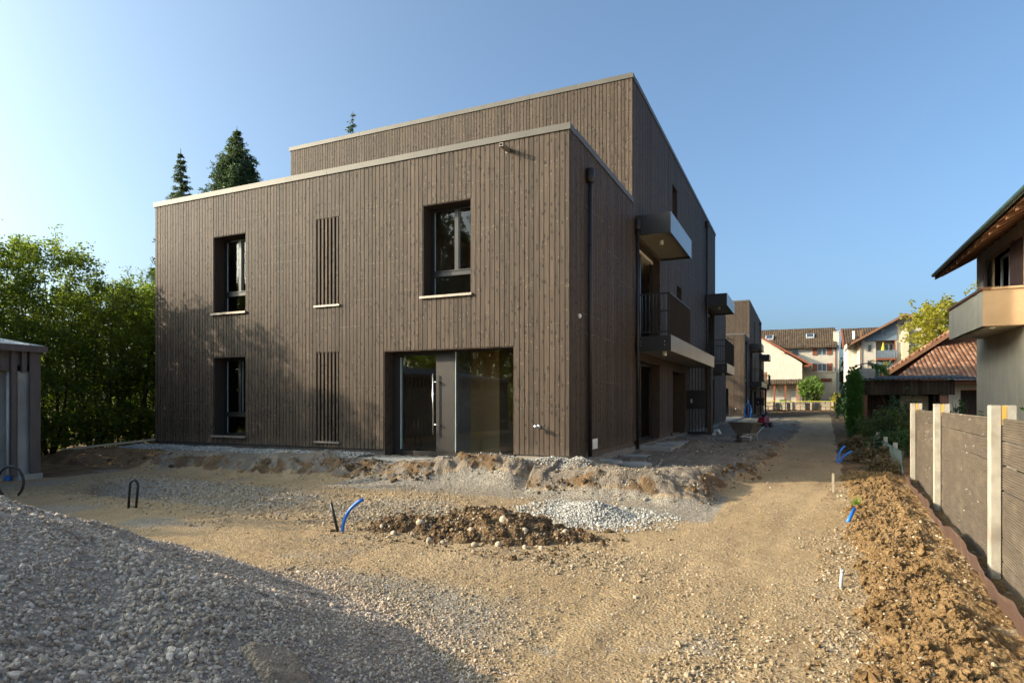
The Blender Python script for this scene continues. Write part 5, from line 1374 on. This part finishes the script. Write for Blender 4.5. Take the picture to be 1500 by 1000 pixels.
def build_far_houses():
    M['far_pane'] = mk('far_window_pane', (.035, .045, .055), (.06, .075, .09), 1.5, rough=.12, spec=.8)
    # long white house
    root = thing('white_house', 'long white house with brown tiled roof and red shutters at the far end', 'house', (-3, 100, .3))
    w = MB(); w.box(-16, 4.4, 100, 110, .2, 9.0); w.box(4.4, 4.78, 99.9, 110, .2, 9.4); w.prism([(100, 9.0), (110, 9.0), (105, 12.0)], lambda u, v, d: (d, u, v), 4.3, 4.7); w.build('wall', 'white_wall', root)
    b = MB(); b.box(.2, 4.4, 99.55, 100, .2, 5.35); b.box(.2, 4.45, 99.45, 100.02, 5.35, 5.5); b.build('front_bay', 'cream_wall', root)
    r = MB(); roof_slab(r, (-16.5, 99.3, 9.05), (4.45, 99.3, 9.05), (4.45, 104.6, 12.15), (-16.5, 104.6, 12.3), .2); roof_slab(r, (-16.5, 110.5, 9.05), (4.45, 110.5, 9.05), (4.45, 104.6, 12.15), (-16.5, 104.6, 12.3), .2)
    ro = r.build('roof', 'roof_brown', root, uv=lambda x, y, z: (x, y * 1.16))
    c = MB(); c.box(4.1, 4.8, 100.5, 101.3, 9.2, 11.1); c.box(4.05, 4.85, 100.45, 101.35, 11.1, 11.2); c.build('chimney', 'white_wall', ro)
    for (x, y, z) in ((-4.4, 102.1, 10.7), (1.1, 102.2, 10.72)):
        m = MB(); m.hexa([(x - .55, y - .55, z - .3), (x + .55, y - .55, z - .3), (x + .55, y + .5, z + .32), (x - .55, y + .5, z + .32), (x - .55, y - .62, z - .12), (x + .55, y - .62, z - .12), (x + .55, y + .43, z + .5), (x - .55, y + .43, z + .5)])
        s = m.build('skylight', 'grey_pl', ro)
        m = MB(); m.hexa([(x - .42, y - .53, z - .08), (x + .42, y - .53, z - .08), (x + .42, y + .36, z + .46), (x - .42, y + .36, z + .46), (x - .42, y - .54, z - .06), (x + .42, y - .54, z - .06), (x + .42, y + .35, z + .48), (x - .42, y + .35, z + .48)]); m.build('pane', 'far_pane', s)
    far_window(root, 2.12, 3.12, 7.9, 8.85, 100); far_window(root, 2.12, 3.12, 5.62, 6.6, 100); far_window(root, -1.2, -.4, 7.9, 8.85, 100, False)
    for z0, z1 in ((7.85, 8.9), (5.58, 6.65)):
        for x in (1.4, 3.25):
            s = MB(); s.box(x, x + .6, 99.9, 99.97, z0, z1); s.build('shutter', 'wood_red', root)
    m = MB(); m.box(2.43, 3.82, 99.5, 99.56, 4.0, 4.5); m.build('window', 'wood_red', root)
    m = MB(); m.tube([(4.3, 99.8, .3), (4.3, 99.8, 9.0)], .06, 8); m.build('downpipe', 'wood_red', root)
    # gabled annex with carport
    root = thing('gable_house', 'white gable house with carport on red posts in front of the long house', 'house', (-6, 93, .3))
    w = MB(); w.prism([(-12, .2), (.05, .2), (.05, 6.4), (-6, 10.6), (-12, 6.4)], lambda u, v, d: (u, d, v), 93, 99.4); w.build('wall', 'white_wall', root)
    r = MB(); roof_slab(r, (1.15, 92.6, 6.25), (1.15, 99.6, 6.25), (-6, 99.6, 10.75), (-6, 92.6, 10.75), .18); roof_slab(r, (-13.1, 92.6, 6.25), (-13.1, 99.6, 6.25), (-6.02, 99.6, 10.75), (-6.02, 92.6, 10.75), .18)
    ro = r.build('roof', 'roof_brown', root, uv=lambda x, y, z: (y, x * 1.18))
    b = MB(); roof_slab(b, (1.2, 92.5, 6.24), (1.2, 92.6, 6.24), (-6, 92.6, 10.77), (-6, 92.5, 10.77), .3); b.build('bargeboard', 'wood_red', ro)
    b = MB(); b.box(.2, 1.0, 93.2, 93.4, 5.9, 6.15); b.box(-2.2, -2.0, 92.6, 93., 7.75, 8.0); b.build('purlin', 'wood_red', ro)
    c = MB(); roof_slab(c, (-10, 90.9, 3.7), (.2, 90.9, 3.7), (.2, 93., 4.25), (-10, 93., 4.25), .12); cp = c.build('carport_roof', 'roof_brown', root, uv=lambda x, y, z: (x, y * 1.05))
    for x in (-4.6, -3.33, -1.98): 
        p = MB(); p.box(x - .12, x + .12, 91.2, 91.44, .2, 3.6); p.build('post', 'wood_red', root)
    p = MB(); p.box(-.62, -.28, 91.1, 91.5, .2, 3.6); p.build('post', 'brick', root)
    far_window(root, .06, .07, 3., 4., 93, False)
    m = MB(); m.box(.05, .12, 94.5, 95.6, 4.6, 5.6); m.box(.05, .12, 97, 98, 3., 4.6); m.build('side_window', 'far_pane', root)
    b = MB(); b.box(-4.6, -4.2, 91.0, 91.1, 4.2, 5.2); b.build('balcony_end', 'wood_soffit', root)
    # gabled house on the right
    root = thing('clad_house', 'white gabled house with blue grey upper cladding and a balcony', 'house', (10, 85, .3))
    w = MB(); ap = (10.75, 11.3); sl = .57
    zr = lambda x: ap[1] - sl * abs(x - ap[0]) - .12
    w.prism([(6.41, .2), (7.88, .2), (7.88, zr(7.88)), (6.41, zr(6.41))], lambda u, v, d: (u, d, v), 85, 97)
    w.prism([(9.87, .2), (15.1, .2), (15.1, zr(15.1)), (10.75, zr(10.75)), (9.87, zr(9.87))], lambda u, v, d: (u, d, v), 85, 97)
    w.prism([(7.88, 2.0), (9.87, 2.0), (9.87, zr(9.87)), (7.88, zr(7.88))], lambda u, v, d: (u, d, v), 86.4, 97); w.build('wall', 'white_wall', root)
    c = MB(); c.prism([(6.75, 8.35), (10.0, 8.35), (10.0, zr(10.) - .02), (6.75, zr(6.75) - .02)], lambda u, v, d: (u, d, v), 84.86, 84.99)
    c.build('cladding', 'slate_clad', root); c = MB(); c.box(7.9, 9.85, 85.1, 85.4, 2.2, 5.95); c.build('garage_door', 'slate_clad', root)
    r = MB(); xl, xr = 5.3, 16.2
    roof_slab(r, (xl, 84.1, ap[1] - sl * (ap[0] - xl)), (xl, 97.5, ap[1] - sl * (ap[0] - xl)), (ap[0], 97.5, ap[1]), (ap[0], 84.1, ap[1]), .16); roof_slab(r, (xr, 84.1, ap[1] - sl * (xr - ap[0])), (xr, 97.5, ap[1] - sl * (xr - ap[0])), (ap[0] + .02, 97.5, ap[1]), (ap[0] + .02, 84.1, ap[1]), .16)
    ro = r.build('roof', 'roof_brown', root, uv=lambda x, y, z: (y, x * 1.15))
    b = MB(); roof_slab(b, (xl - .05, 84., ap[1] - sl * (ap[0] - xl) - .03), (xl - .05, 84.1, ap[1] - sl * (ap[0] - xl) - .03), (ap[0], 84.1, ap[1] + .02), (ap[0], 84., ap[1] + .02), .26); roof_slab(b, (xr, 84., ap[1] - sl * (xr - ap[0])), (xr, 84.1, ap[1] - sl * (xr - ap[0])), (ap[0] + .02, 84.1, ap[1] + .02), (ap[0] + .02, 84., ap[1] + .02), .26); b.build('bargeboard', 'wood_soffit', ro)
    far_window(root, 7.1, 7.42, 7.1, 7.9, 85, False, 'old_wood'); far_window(root, 7.05, 7.45, 5.4, 6.05, 85, False, 'old_wood'); far_window(root, 8.9, 9.25, 7.3, 8.0, 86.4, False, 'white_pl'); far_window(root, 9.4, 9.7, 7.3, 8.0, 86.4, False, 'white_pl'); far_window(root, 8.42, 8.85, 9.05, 9.7, 84.86, False, 'slate_clad')
    b = MB(); b.box(7.9, 9.9, 84.5, 86.4, 6.05, 6.3); bl = b.build('balcony', 'wood_red', root)
    b = MB(); 
    for k in range(13): x = 7.92 + k * .16; b.box(x, x + .1, 84.52, 84.56, 6.3, 7.1)
    b.box(7.88, 9.92, 84.5, 84.58, 7.1, 7.18); b.build('railing', 'slate_clad', bl)
    b = MB(); b.box(9.72, 9.84, 84.7, 84.85, .2, 8.3); b.build('post', 'wood_red', root)
    c = MB(); c.box(10.42, 11.09, 84.3, 84.98, .2, 9.6); c.box(10.38, 11.13, 84.26, 84.99, 9.6, 9.72); c.build('chimney', 'cream_wall', root)
    o = MB()
    for k in range(5): x = 10.4 + .18 * k; o.tube([(x, 84.95, 10.1 + .1 * math.sin(k * 2.)), (x + .1, 84.95, 10.22 + .1 * math.sin(k * 2.)), (x + .22, 84.95, 10.12 + .1 * math.sin(k * 2.))], .045, 5)
    o.tube([(10.9, 84.95, 9.95), (11.3, 84.95, 9.9)], .05, 5); o.build('wall_ornament', 'iron', root)
    m = MB(); m.tube([(6.3, 84.9, .3), (6.3, 84.9, 8.2)], .08, 6); m.build('downpipe', 'wood_soffit', root)
    m = MB(); m.lathe((8.62, 84.9, 7.15), [(.02, -.1), (.24, .02), (.2, .25), (.1, .7), (.05, .95), (.02, 1.0)], 12); tag(m.build('parasol', 'yellow'), 'closed yellow parasol on the balcony of the gabled house', 'parasol')
    root = thing('side_house', 'house with brown roof and orange gable edge just left of the gabled house', 'house', (8, 92, .3))
    w = MB(); w.box(5.35, 12, 92, 100, .2, 8.9); w.build('wall', 'white_wall', root)
    r = MB(); roof_slab(r, (4.95, 91.2, 8.75), (12, 91.2, 8.75), (12, 95.5, 11.0), (4.95, 95.5, 11.0), .15); roof_slab(r, (4.95, 100., 8.75), (12, 100., 8.75), (12, 95.5, 11.0), (4.95, 95.5, 11.0), .15); ro = r.build('roof', 'roof_brown', root, uv=lambda x, y, z: (x, y * 1.13))
    b = MB(); b.prism([(91.15, 8.0), (91.15, 8.8), (95.5, 11.05), (95.5, 10.3)], lambda u, v, d: (d, u, v), 4.75, 4.95); b.build('bargeboard', 'wood_red', ro)
    for x, h, mt in ((6.05, 10.2, 'white_pl'), (6.9, 10.3, 'wood_soffit')):
        c = MB(); c.box(x - .12, x + .12, 92.2, 92.45, 8.9, h); c.box(x - .16, x + .16, 92.16, 92.49, h, h + .1); c.build('flue', mt, ro)


# ------------------------------------------------------------------ small things
def build_small():
    # wheelbarrow, wheel towards the camera
    bx, by = -1.78, 22.3; z0 = gz(bx, by) - .01
    root = thing('wheelbarrow', 'worn grey metal wheelbarrow standing on the sand before the far block', 'wheelbarrow', (bx, by, z0))
    root.rotation_euler = (0, 0, R(-13))
    def L(x, y, z): return (bx + x, by + y, z0 + z)
    t = MB(); b = [(-.24, .0, .30), (.24, .0, .30), (.26, .62, .27), (-.26, .62, .27)]; tp = [(-.42, -.22, .66), (.42, -.22, .66), (.40, .78, .60), (-.40, .78, .60)]
    vo = [L(*p) for p in b] + [L(*p) for p in tp]; vi = [L(p[0] * .95, p[1] * .97 + .01, p[2] + .02) for p in b] + [L(p[0] * .965, p[1] * .97 + .01, p[2]) for p in tp]
    t.add(vo + vi, [(0, 3, 2, 1), (8, 9, 10, 11)] + [(k, (k + 1) % 4, 4 + (k + 1) % 4, 4 + k) for k in range(4)] + [(8 + k, 12 + k, 12 + (k + 1) % 4, 8 + (k + 1) % 4) for k in range(4)] + [(4 + k, 4 + (k + 1) % 4, 12 + (k + 1) % 4, 12 + k) for k in range(4)])
    for k in range(4): t.tube([L(*tp[k]), L(*tp[(k + 1) % 4])], .016, 8)
    t.build('tray', 'barrow', root)
    f = MB()
    for s in (-1, 1):
        f.tube([L(.07 * s, -.34, .19), L(.2 * s, -.05, .27), L(.27 * s, .6, .26), L(.33 * s, 1.25, .5)], .018, 8); f.tube([L(.27 * s, .62, .26), L(.30 * s, .66, .0)], .02, 8); f.tube([L(.27 * s, .3, .26), L(.30 * s, .62, .03)], .014, 6); f.tube([L(.3 * s, -.12, .2), L(.3 * s, -.16, .02)], .02, 6); f.tube([L(.3 * s, -.12, .2), L(.22 * s, .05, .28)], .018, 6)
    f.tube([L(-.34, -.14, .18), L(.34, -.14, .18)], .02, 8); f.tube([L(-.3, .66, .1), L(.3, .66, .1)], .012, 6); f.build('frame', 'barrow_frame', root)
    for s in (-1, 1): g = MB(); g.tube([L(.33 * s, 1.22, .49), L(.345 * s, 1.36, .545)], .024, 8); g.build('grip', 'rubber', root)
    w = MB(); w.lathe(L(0, -.34, .19), [(.10, -.045), (.165, -.045), (.19, -.02), (.19, .02), (.165, .045), (.10, .045)], 24, 0, 'x'); wh = w.build('wheel', 'rubber', root)
    w = MB(); w.lathe(L(0, -.34, .19), [(.02, -.075), (.025, -.04), (.1, -.035), (.1, .035), (.025, .04), (.02, .075)], 20, 0, 'x'); w.build('rim', 'barrow_frame', wh)
    # small red motor machine
    bx, by = -1.83, 35.2; z0 = gz(bx, by) - .01
    root = thing('motor_machine', 'small red motorised tiller with black wheels and upright handle', 'machine', (bx, by, z0)); root.rotation_euler = (0, 0, R(-25))
    e = MB(); e.hexa([L(-.2, -.2, .28), L(.2, -.2, .28), L(.22, .3, .26), L(-.22, .3, .26), L(-.13, -.12, .56), L(.13, -.12, .56), L(.17, .26, .62), L(-.17, .26, .62)]); e.box(bx - .1, bx + .1, by - .34, by - .18, z0 + .25, z0 + .45); e.build('engine_hood', 'red_paint', root)
    e = MB(); e.lathe(L(.0, .05, .6), [(.1, 0), (.1, .07), (.04, .1)], 12); e.box(bx - .3, bx + .3, by - .42, by - .36, z0 + .1, z0 + .2); e.box(bx - .24, bx + .24, by - .3, by + .3, z0 + .16, z0 + .27); e.build('chassis', 'iron', root)
    for s in (-1, 1):
        for yy in (-.26, .24):
            w = MB(); w.lathe(L(.3 * s, yy, .15), [(.05, -.05), (.13, -.05), (.15, -.02), (.15, .02), (.13, .05), (.05, .05)], 16, 0, 'x'); wh = w.build('wheel', 'rubber', root)
            w = MB(); w.lathe(L(.3 * s, yy, .15), [(.02, -.055), (.07, -.052), (.07, .052), (.02, .055)], 12, 0, 'x'); w.build('rim', 'red_paint', wh)
    h = MB()
    for s in (-1, 1): h.tube([L(.14 * s, .26, .4), L(.18 * s, .5, .8), L(.22 * s, .62, 1.02), L(.24 * s, .8, 1.04)], .017, 6)
    h.tube([L(-.18, .5, .8), L(.18, .5, .8)], .014, 6); h.build('handlebar', 'barrow_frame', root)
    # blue hose coil
    m = MB(); cx, cy = -3.95, 54.6; z = gz(cx, cy) + .62
    for k in range(5):
        r1, r2 = .2 + .025 * k, .5 + .02 * k; m.tube([(cx + r1 * math.cos(a), cy - .05 * k + .03 * math.sin(3 * a), z + r2 * math.sin(a)) for a in np.linspace(0, 2 * math.pi, 25)], .02, 6)
    m.tube([(cx, cy, z + .9), (cx + .05, cy, z), (cx + .1, cy - .2, z - .62)], .028, 6)
    tag(m.build('hose_coil', 'hose_blue'), 'coil of blue hose leaning at the corner of the far block', 'hose')
    # pipe stubs
    def pipe(name, pts, r, mat, label, cat, group=None, n=12, hollow=True):
        m = MB(); m.tube(pts, r, n); o = m.build(name, mat); tag(o, label, cat, group); return o
    def arc(p0, p1, p2, n=10): return [tuple((1 - t) ** 2 * np.array(p0) + 2 * t * (1 - t) * np.array(p1) + t * t * np.array(p2)) for t in np.linspace(0, 1, n)]
    z = gz(-5.5, 6.62)
    pipe('pipe_stub', arc((-5.46, 6.6, z - .05), (-5.5, 6.62, z + .28), (-5.22, 6.72, z + .43)), .023, 'blue_pipe', 'curved blue pipe sticking up from the yard left of the rubble mound', 'pipe')
    pipe('pipe_stub', [(-5.5, 6.58, z - .05), (-5.56, 6.56, z + .2), (-5.60, 6.54, z + .39)], .019, 'black_pipe', 'straight black pipe leaning beside the curved blue one', 'pipe')
    z = gz(-9.7, 6.65); q = []
    for t in np.linspace(0, math.pi, 14): q.append((-9.66 + .055 * math.cos(t), 6.65 + .03 * math.cos(t), z + .34 + .1 * math.sin(t)))
    pipe('pipe_hoop', [(-9.63, 6.66, z - .05)] + q + [(-9.75, 6.62, z - .05)], .02, 'black_pipe', 'narrow black pipe hoop standing in the gravel between shed and house', 'pipe')
    z = gz(-12.3, 6.3); pts = [(-12.36 + .19 * math.cos(a), 6.3 + .1 * math.cos(a), z + .28 + .27 * math.sin(a)) for a in np.linspace(-.95, math.pi + .95, 22)]
    pipe('pipe_hoop', pts, .021, 'black_pipe', 'wide round black pipe hoop in front of the carport', 'pipe')
    z = gz(.98, 19.2)
    pipe('pipe_stub', arc((.86, 19.0, z - .05), (.88, 19.05, z + .3), (1.05, 19.2, z + .42)), .03, 'blue_pipe', 'taller of the two blue pipes rising from the shaded verge', 'pipe')
    pipe('pipe_stub', arc((.92, 18.98, z - .05), (.95, 19.1, z + .16), (1.22, 19.2, z + .28)), .03, 'blue_pipe', 'lower bent one of the two blue pipes on the shaded verge', 'pipe')
    z = gz(.62, 10.4)
    pipe('pipe_stub', [(.60, 10.25, z + .01), (.70, 10.5, z + .17)], .026, 'blue_pipe', 'short blue pipe end lying on the sunlit clay strip edge', 'pipe')
    z = gz(.54, 13.3); m = MB(); m.box(.515, .555, 13.28, 13.32, z - .1, z + .36); tag(m.build('survey_stake', 'old_wood'), 'thin upright stake at the path edge by the shadow line', 'stake')
    z = gz(.33, 6.65); m = MB(); m.tube([(.33, 6.62, z - .03), (.335, 6.66, z + .06), (.345, 6.66, z + .145)], .016, 10); m.lathe((.345, 6.66, z + .14), [(.02, 0), (.02, .018), (.012, .022)], 10); tag(m.build('cable_stub', 'grey_pl'), 'short grey conduit end standing at the near path edge', 'conduit')
    # plank, slabs, manhole rings
    m = MB(); A = Vector((-18.6, 10.7, gz(-18.6, 10.7) + .16)); B = Vector((-17.3, 13.0, gz(-17.3, 13.) + .16)); sd = Vector((.14, -.08, 0))
    m.hexa([A - sd, A + sd, B + sd, B - sd] + [q + Vector((0, 0, .04)) for q in (A - sd, A + sd, B + sd, B - sd)]); tag(m.build('plank', 'plank'), 'long pale plank lying on the soil beside the hedge', 'plank')
    m = MB(); m.box(-9.0, -6.85, 11.55, 12.27, -.16, -.015); m.box(-8.9, -6.95, 11.2, 11.54, -.2, -.065); tag(m.build('door_step', 'concrete'), 'grey concrete step slabs in front of the glazed entrance', 'step')
    m = MB(); m.box(X1 + .06, -3.35, 18.1, 21.6, -.2, -.055); tag(m.build('paving_slab', 'concrete'), 'flat grey concrete strip below the balcony along the side wall', 'paving')
    for (x, y, r, l) in ((-3.92, 13.75, .3, 'concrete manhole ring nearest the house corner'), (-3.35, 13.9, .36, 'flat concrete manhole cover right of the ring')):
        z = gz(x, y); m = MB(); m.lathe((x, y, z - .1), [(r, 0), (r, .15), (r - .05, .165), (r - .06, .12 if l[0] == 'c' else .17), (.02, .12 if l[0] == 'c' else .17)], 28, 0, 'z', False); tag(m.build('manhole_ring', 'concrete'), l, 'manhole')
    z = gz(-3.85, 16.0); m = MB(); m.box(-4.1, -3.5, 15.6, 16.3, z - .05, z + .06); tag(m.build('concrete_slab', 'concrete'), 'small square concrete slab below the second downpipe', 'slab')
    z = gz(-3.1, 26.4); m = MB(); m.tube([(-3.2, 26.5, z + .05), (-3.15, 26.45, z + .2), (-3.02, 26.4, z + .22), (-2.95, 26.38, z + .06)], .055, 10); m.lathe((-3.2, 26.5, z), [(.075, 0), (.075, .1)], 12); tag(m.build('pipe_bend', 'white_pl'), 'white plastic pipe bend lying at the foot of the fin wall', 'pipe')
    for k, (x, y) in enumerate(((-3.9, 38.6), (-2.9, 39.5))):
        z = gz(x, y); m = MB()
        for q in range(2 if k == 0 else 1): m.hexa([(x - .45, y - .14, z + .05 + .09 * q), (x + .4, y - .05 + .1 * q, z + .05 + .09 * q), (x + .4, y + .2 + .1 * q, z + .05 + .09 * q), (x - .45, y + .12, z + .05 + .09 * q), (x - .45, y - .14, z + .1 + .09 * q), (x + .4, y - .05 + .1 * q, z + .1 + .09 * q), (x + .4, y + .2 + .1 * q, z + .1 + .09 * q), (x - .45, y + .12, z + .1 + .09 * q)])
        tag(m.build('board_stack' if k == 0 else 'board', 'sill' if k == 0 else 'concrete'), 'small stack of pale boards lying behind the wheelbarrow' if k == 0 else 'single grey board lying in front of the far block', 'boards' if k == 0 else 'board')
    # far end: trestle, low wall, barrier tape, bins, car
    z = gz(-3.6, 91.5); m = MB(); m.box(-4.3, -2.9, 91.4, 91.6, z + .62, z + .72)
    for x in (-4.1, -3.1):
        for s in (-1, 1): m.hexa([(x - .05 + .0, 91.5 + s * .4, z - .1), (x + .05, 91.5 + s * .4, z - .1), (x + .05, 91.5 + s * .34, z - .1), (x - .05, 91.5 + s * .34, z - .1), (x - .05, 91.5 + s * .08, z + .63), (x + .05, 91.5 + s * .08, z + .63), (x + .05, 91.5 + s * .02, z + .63), (x - .05, 91.5 + s * .02, z + .63)])
    tag(m.build('trestle', 'wood_soffit'), 'small brown wooden trestle in front of the sunlit earth bank', 'trestle')
    root = thing('garden_wall', 'low stone and timber garden wall with posts behind the earth bank', 'wall', (-.5, 96.2, 0))
    m = MB()
    for x in np.arange(-7, 4., .62):
        for k in range(3): m.box(x + random.uniform(0, .04), x + .6 - random.uniform(0, .05), 96. + random.uniform(-.05, .03), 96.4, .1 + k * .38, .1 + k * .38 + .35)
    m.build('wall', 'old_wood', root)
    m = MB()
    for x in (-3.6, -2.2, .1, 1.3): m.box(x + .3, x + .75, 95.75, 95.95, .2, 1.05)
    m.build('dark_board', 'dark_panel', root)
    for x in (-3.75, -1.3, 1.15, 3.8): m = MB(); m.box(x - .1, x + .1, 95.7, 95.94, .1, 1.3); m.build('post', 'old_wood', root)
    m = MB(); m.box(-7, 3.9, 95.64, 95.7, 1.27, 1.34); m.build('rail', 'yellow', root)
    m = MB(); m.hexa([(-2.75, 97.80, .3), (-2.2, 97.80, .3), (-2.2, 98.30, .3), (-2.75, 98.30, .3), (-2.8, 97.70, 1.4), (-2.15, 97.70, 1.4), (-2.15, 98.35, 1.4), (-2.8, 98.35, 1.4)]); m.hexa([(-2.83, 97.65, 1.4), (-2.12, 97.65, 1.4), (-2.12, 98.40, 1.4), (-2.83, 98.40, 1.4), (-2.83, 97.65, 1.46), (-2.12, 97.65, 1.46), (-2.12, 98.40, 1.55), (-2.83, 98.40, 1.55)])
    for x in (-2.7, -2.25): m.lathe((x, 98.30, .42), [(.12, -.04), (.12, .04)], 12, 0, 'x')
    tag(m.build('waste_bin', 'bin_green'), 'green waste bin under the carport by the red posts', 'bin')
    m = MB(); m.box(-1.3, -.75, 98.80, 99.3, .3, 1.1); m.box(-1.35, -.7, 98.75, 99.35, 1.1, 1.16); tag(m.build('storage_box', 'white_pl'), 'white box under the carport right of the green bin', 'box')
    # parked car
    root = thing('parked_car', 'blue grey parked car half hidden by the round garden tree', 'car', (3.4, 103, gz(3.4, 103)))
    z = gz(3.4, 103); cx, cy = 3.4, 103.
    def K(pr, w0, w1, mi, name, mat, par):
        m = MB(); m.prism(pr, lambda u, v, d: (cx + d, cy + u, z + v), w0, w1); return m.build(name, mat, par)
    K([(-2.1, .3), (2.1, .3), (2.15, .8), (1.9, .98), (-1.0, 1.0), (-1.95, .86), (-2.15, .6)], -.88, .88, 0, 'body', 'car_paint', root)
    K([(-1.0, 1.0), (-.3, 1.5), (1.2, 1.52), (1.9, .98)], -.76, .76, 0, 'cabin', 'far_pane', root); K([(-.25, 1.5), (1.15, 1.52), (1.1, 1.56), (-.2, 1.55)], -.7, .7, 0, 'roof', 'car_paint', root)
    for s in (-1, 1):
        for yy in (-1.3, 1.35): m = MB(); m.lathe((cx + .8 * s, cy + yy, z + .31), [(.1, -.1), (.31, -.1), (.31, .1), (.1, .1)], 18, 0, 'x'); m.build('wheel', 'rubber', root)
        m = MB(); m.box(cx + .5 * s - .2, cx + .5 * s + .2, cy - 2.14, cy - 2.05, z + .6, z + .76); m.build('headlight', 'lamp_white', root)


# ------------------------------------------------------------------ light, sky, camera
def setup():
    el, az = R(22.), (-.872, -.489)
    w = bpy.data.worlds.new('World'); SC.world = w; w.use_nodes = True; nt = w.node_tree; nt.nodes.clear()
    out = nt.nodes.new('ShaderNodeOutputWorld'); bg = nt.nodes.new('ShaderNodeBackground'); sk = nt.nodes.new('ShaderNodeTexSky')
    sk.sky_type = 'NISHITA'; sk.sun_disc = False; sk.sun_elevation = el; sk.sun_rotation = math.atan2(az[0], az[1]) % (2 * math.pi)
    sk.altitude = 0; sk.air_density = .6; sk.dust_density = 5.8; sk.ozone_density = 3.
    mul = nt.nodes.new('ShaderNodeMix'); mul.data_type = 'RGBA'; mul.blend_type = 'MULTIPLY'; mul.inputs[0].default_value = 1; mul.inputs[7].default_value = (.93, 1.06, .98, 1); nt.links.new(sk.outputs[0], mul.inputs[6]); nt.links.new(mul.outputs[2], bg.inputs[0]); bg.inputs[1].default_value = SKY; nt.links.new(bg.outputs[0], out.inputs[0])
    l = bpy.data.lights.new('sun', 'SUN'); l.energy = SUN; l.angle = R(.53); l.color = (1., .84, .62)
    o = bpy.data.objects.new('sun', l); COL.objects.link(o)
    d = Vector((az[0] * math.cos(el), az[1] * math.cos(el), math.sin(el))); o.rotation_euler = d.to_track_quat('Z', 'Y').to_euler(); o.location = (-30, -20, 30)
    c = bpy.data.cameras.new('camera'); cam = bpy.data.objects.new('camera', c); COL.objects.link(cam)
    cam.location = (0, 0, 1.25); cam.rotation_euler = (R(90), 0, R(24.6)); c.sensor_width = 36; c.lens = 36 * 927 / 1500; c.shift_y = 88 / 1500
    c.clip_start = .05; c.clip_end = 3000; SC.camera = cam
    v = SC.view_settings; v.view_transform = 'Standard'; v.look = 'None'; v.exposure = EXPO; v.gamma = 1; v.use_curve_mapping = False
    SC.cycles.max_bounces = 8; SC.cycles.transparent_max_bounces = 24; SC.cycles.caustics_reflective = False; SC.cycles.caustics_refractive = False
    SC.cycles.use_denoising = True; SC.cycles.denoiser = 'OPENIMAGEDENOISE'; SC.cycles.denoising_prefilter = 'ACCURATE'; SC.cycles.denoising_input_passes = 'RGB_ALBEDO_NORMAL'; SC.cycles.sample_clamp_indirect = 4


SKY, SUN, EXPO = .15, 3.0, 1.33
build_ground()
build_earthworks()
build_blocks()
build_fence()
build_shed()
build_beige_house()
build_garage()
build_far_houses()
for o in SC.objects:
    if o.name in ('white_house', 'gable_house'): o.location = (o.location.x * 1.07, o.location.y + 7, .25); o.scale = (1.07, 1.07, 1.07)
build_small()
build_plants()
setup()
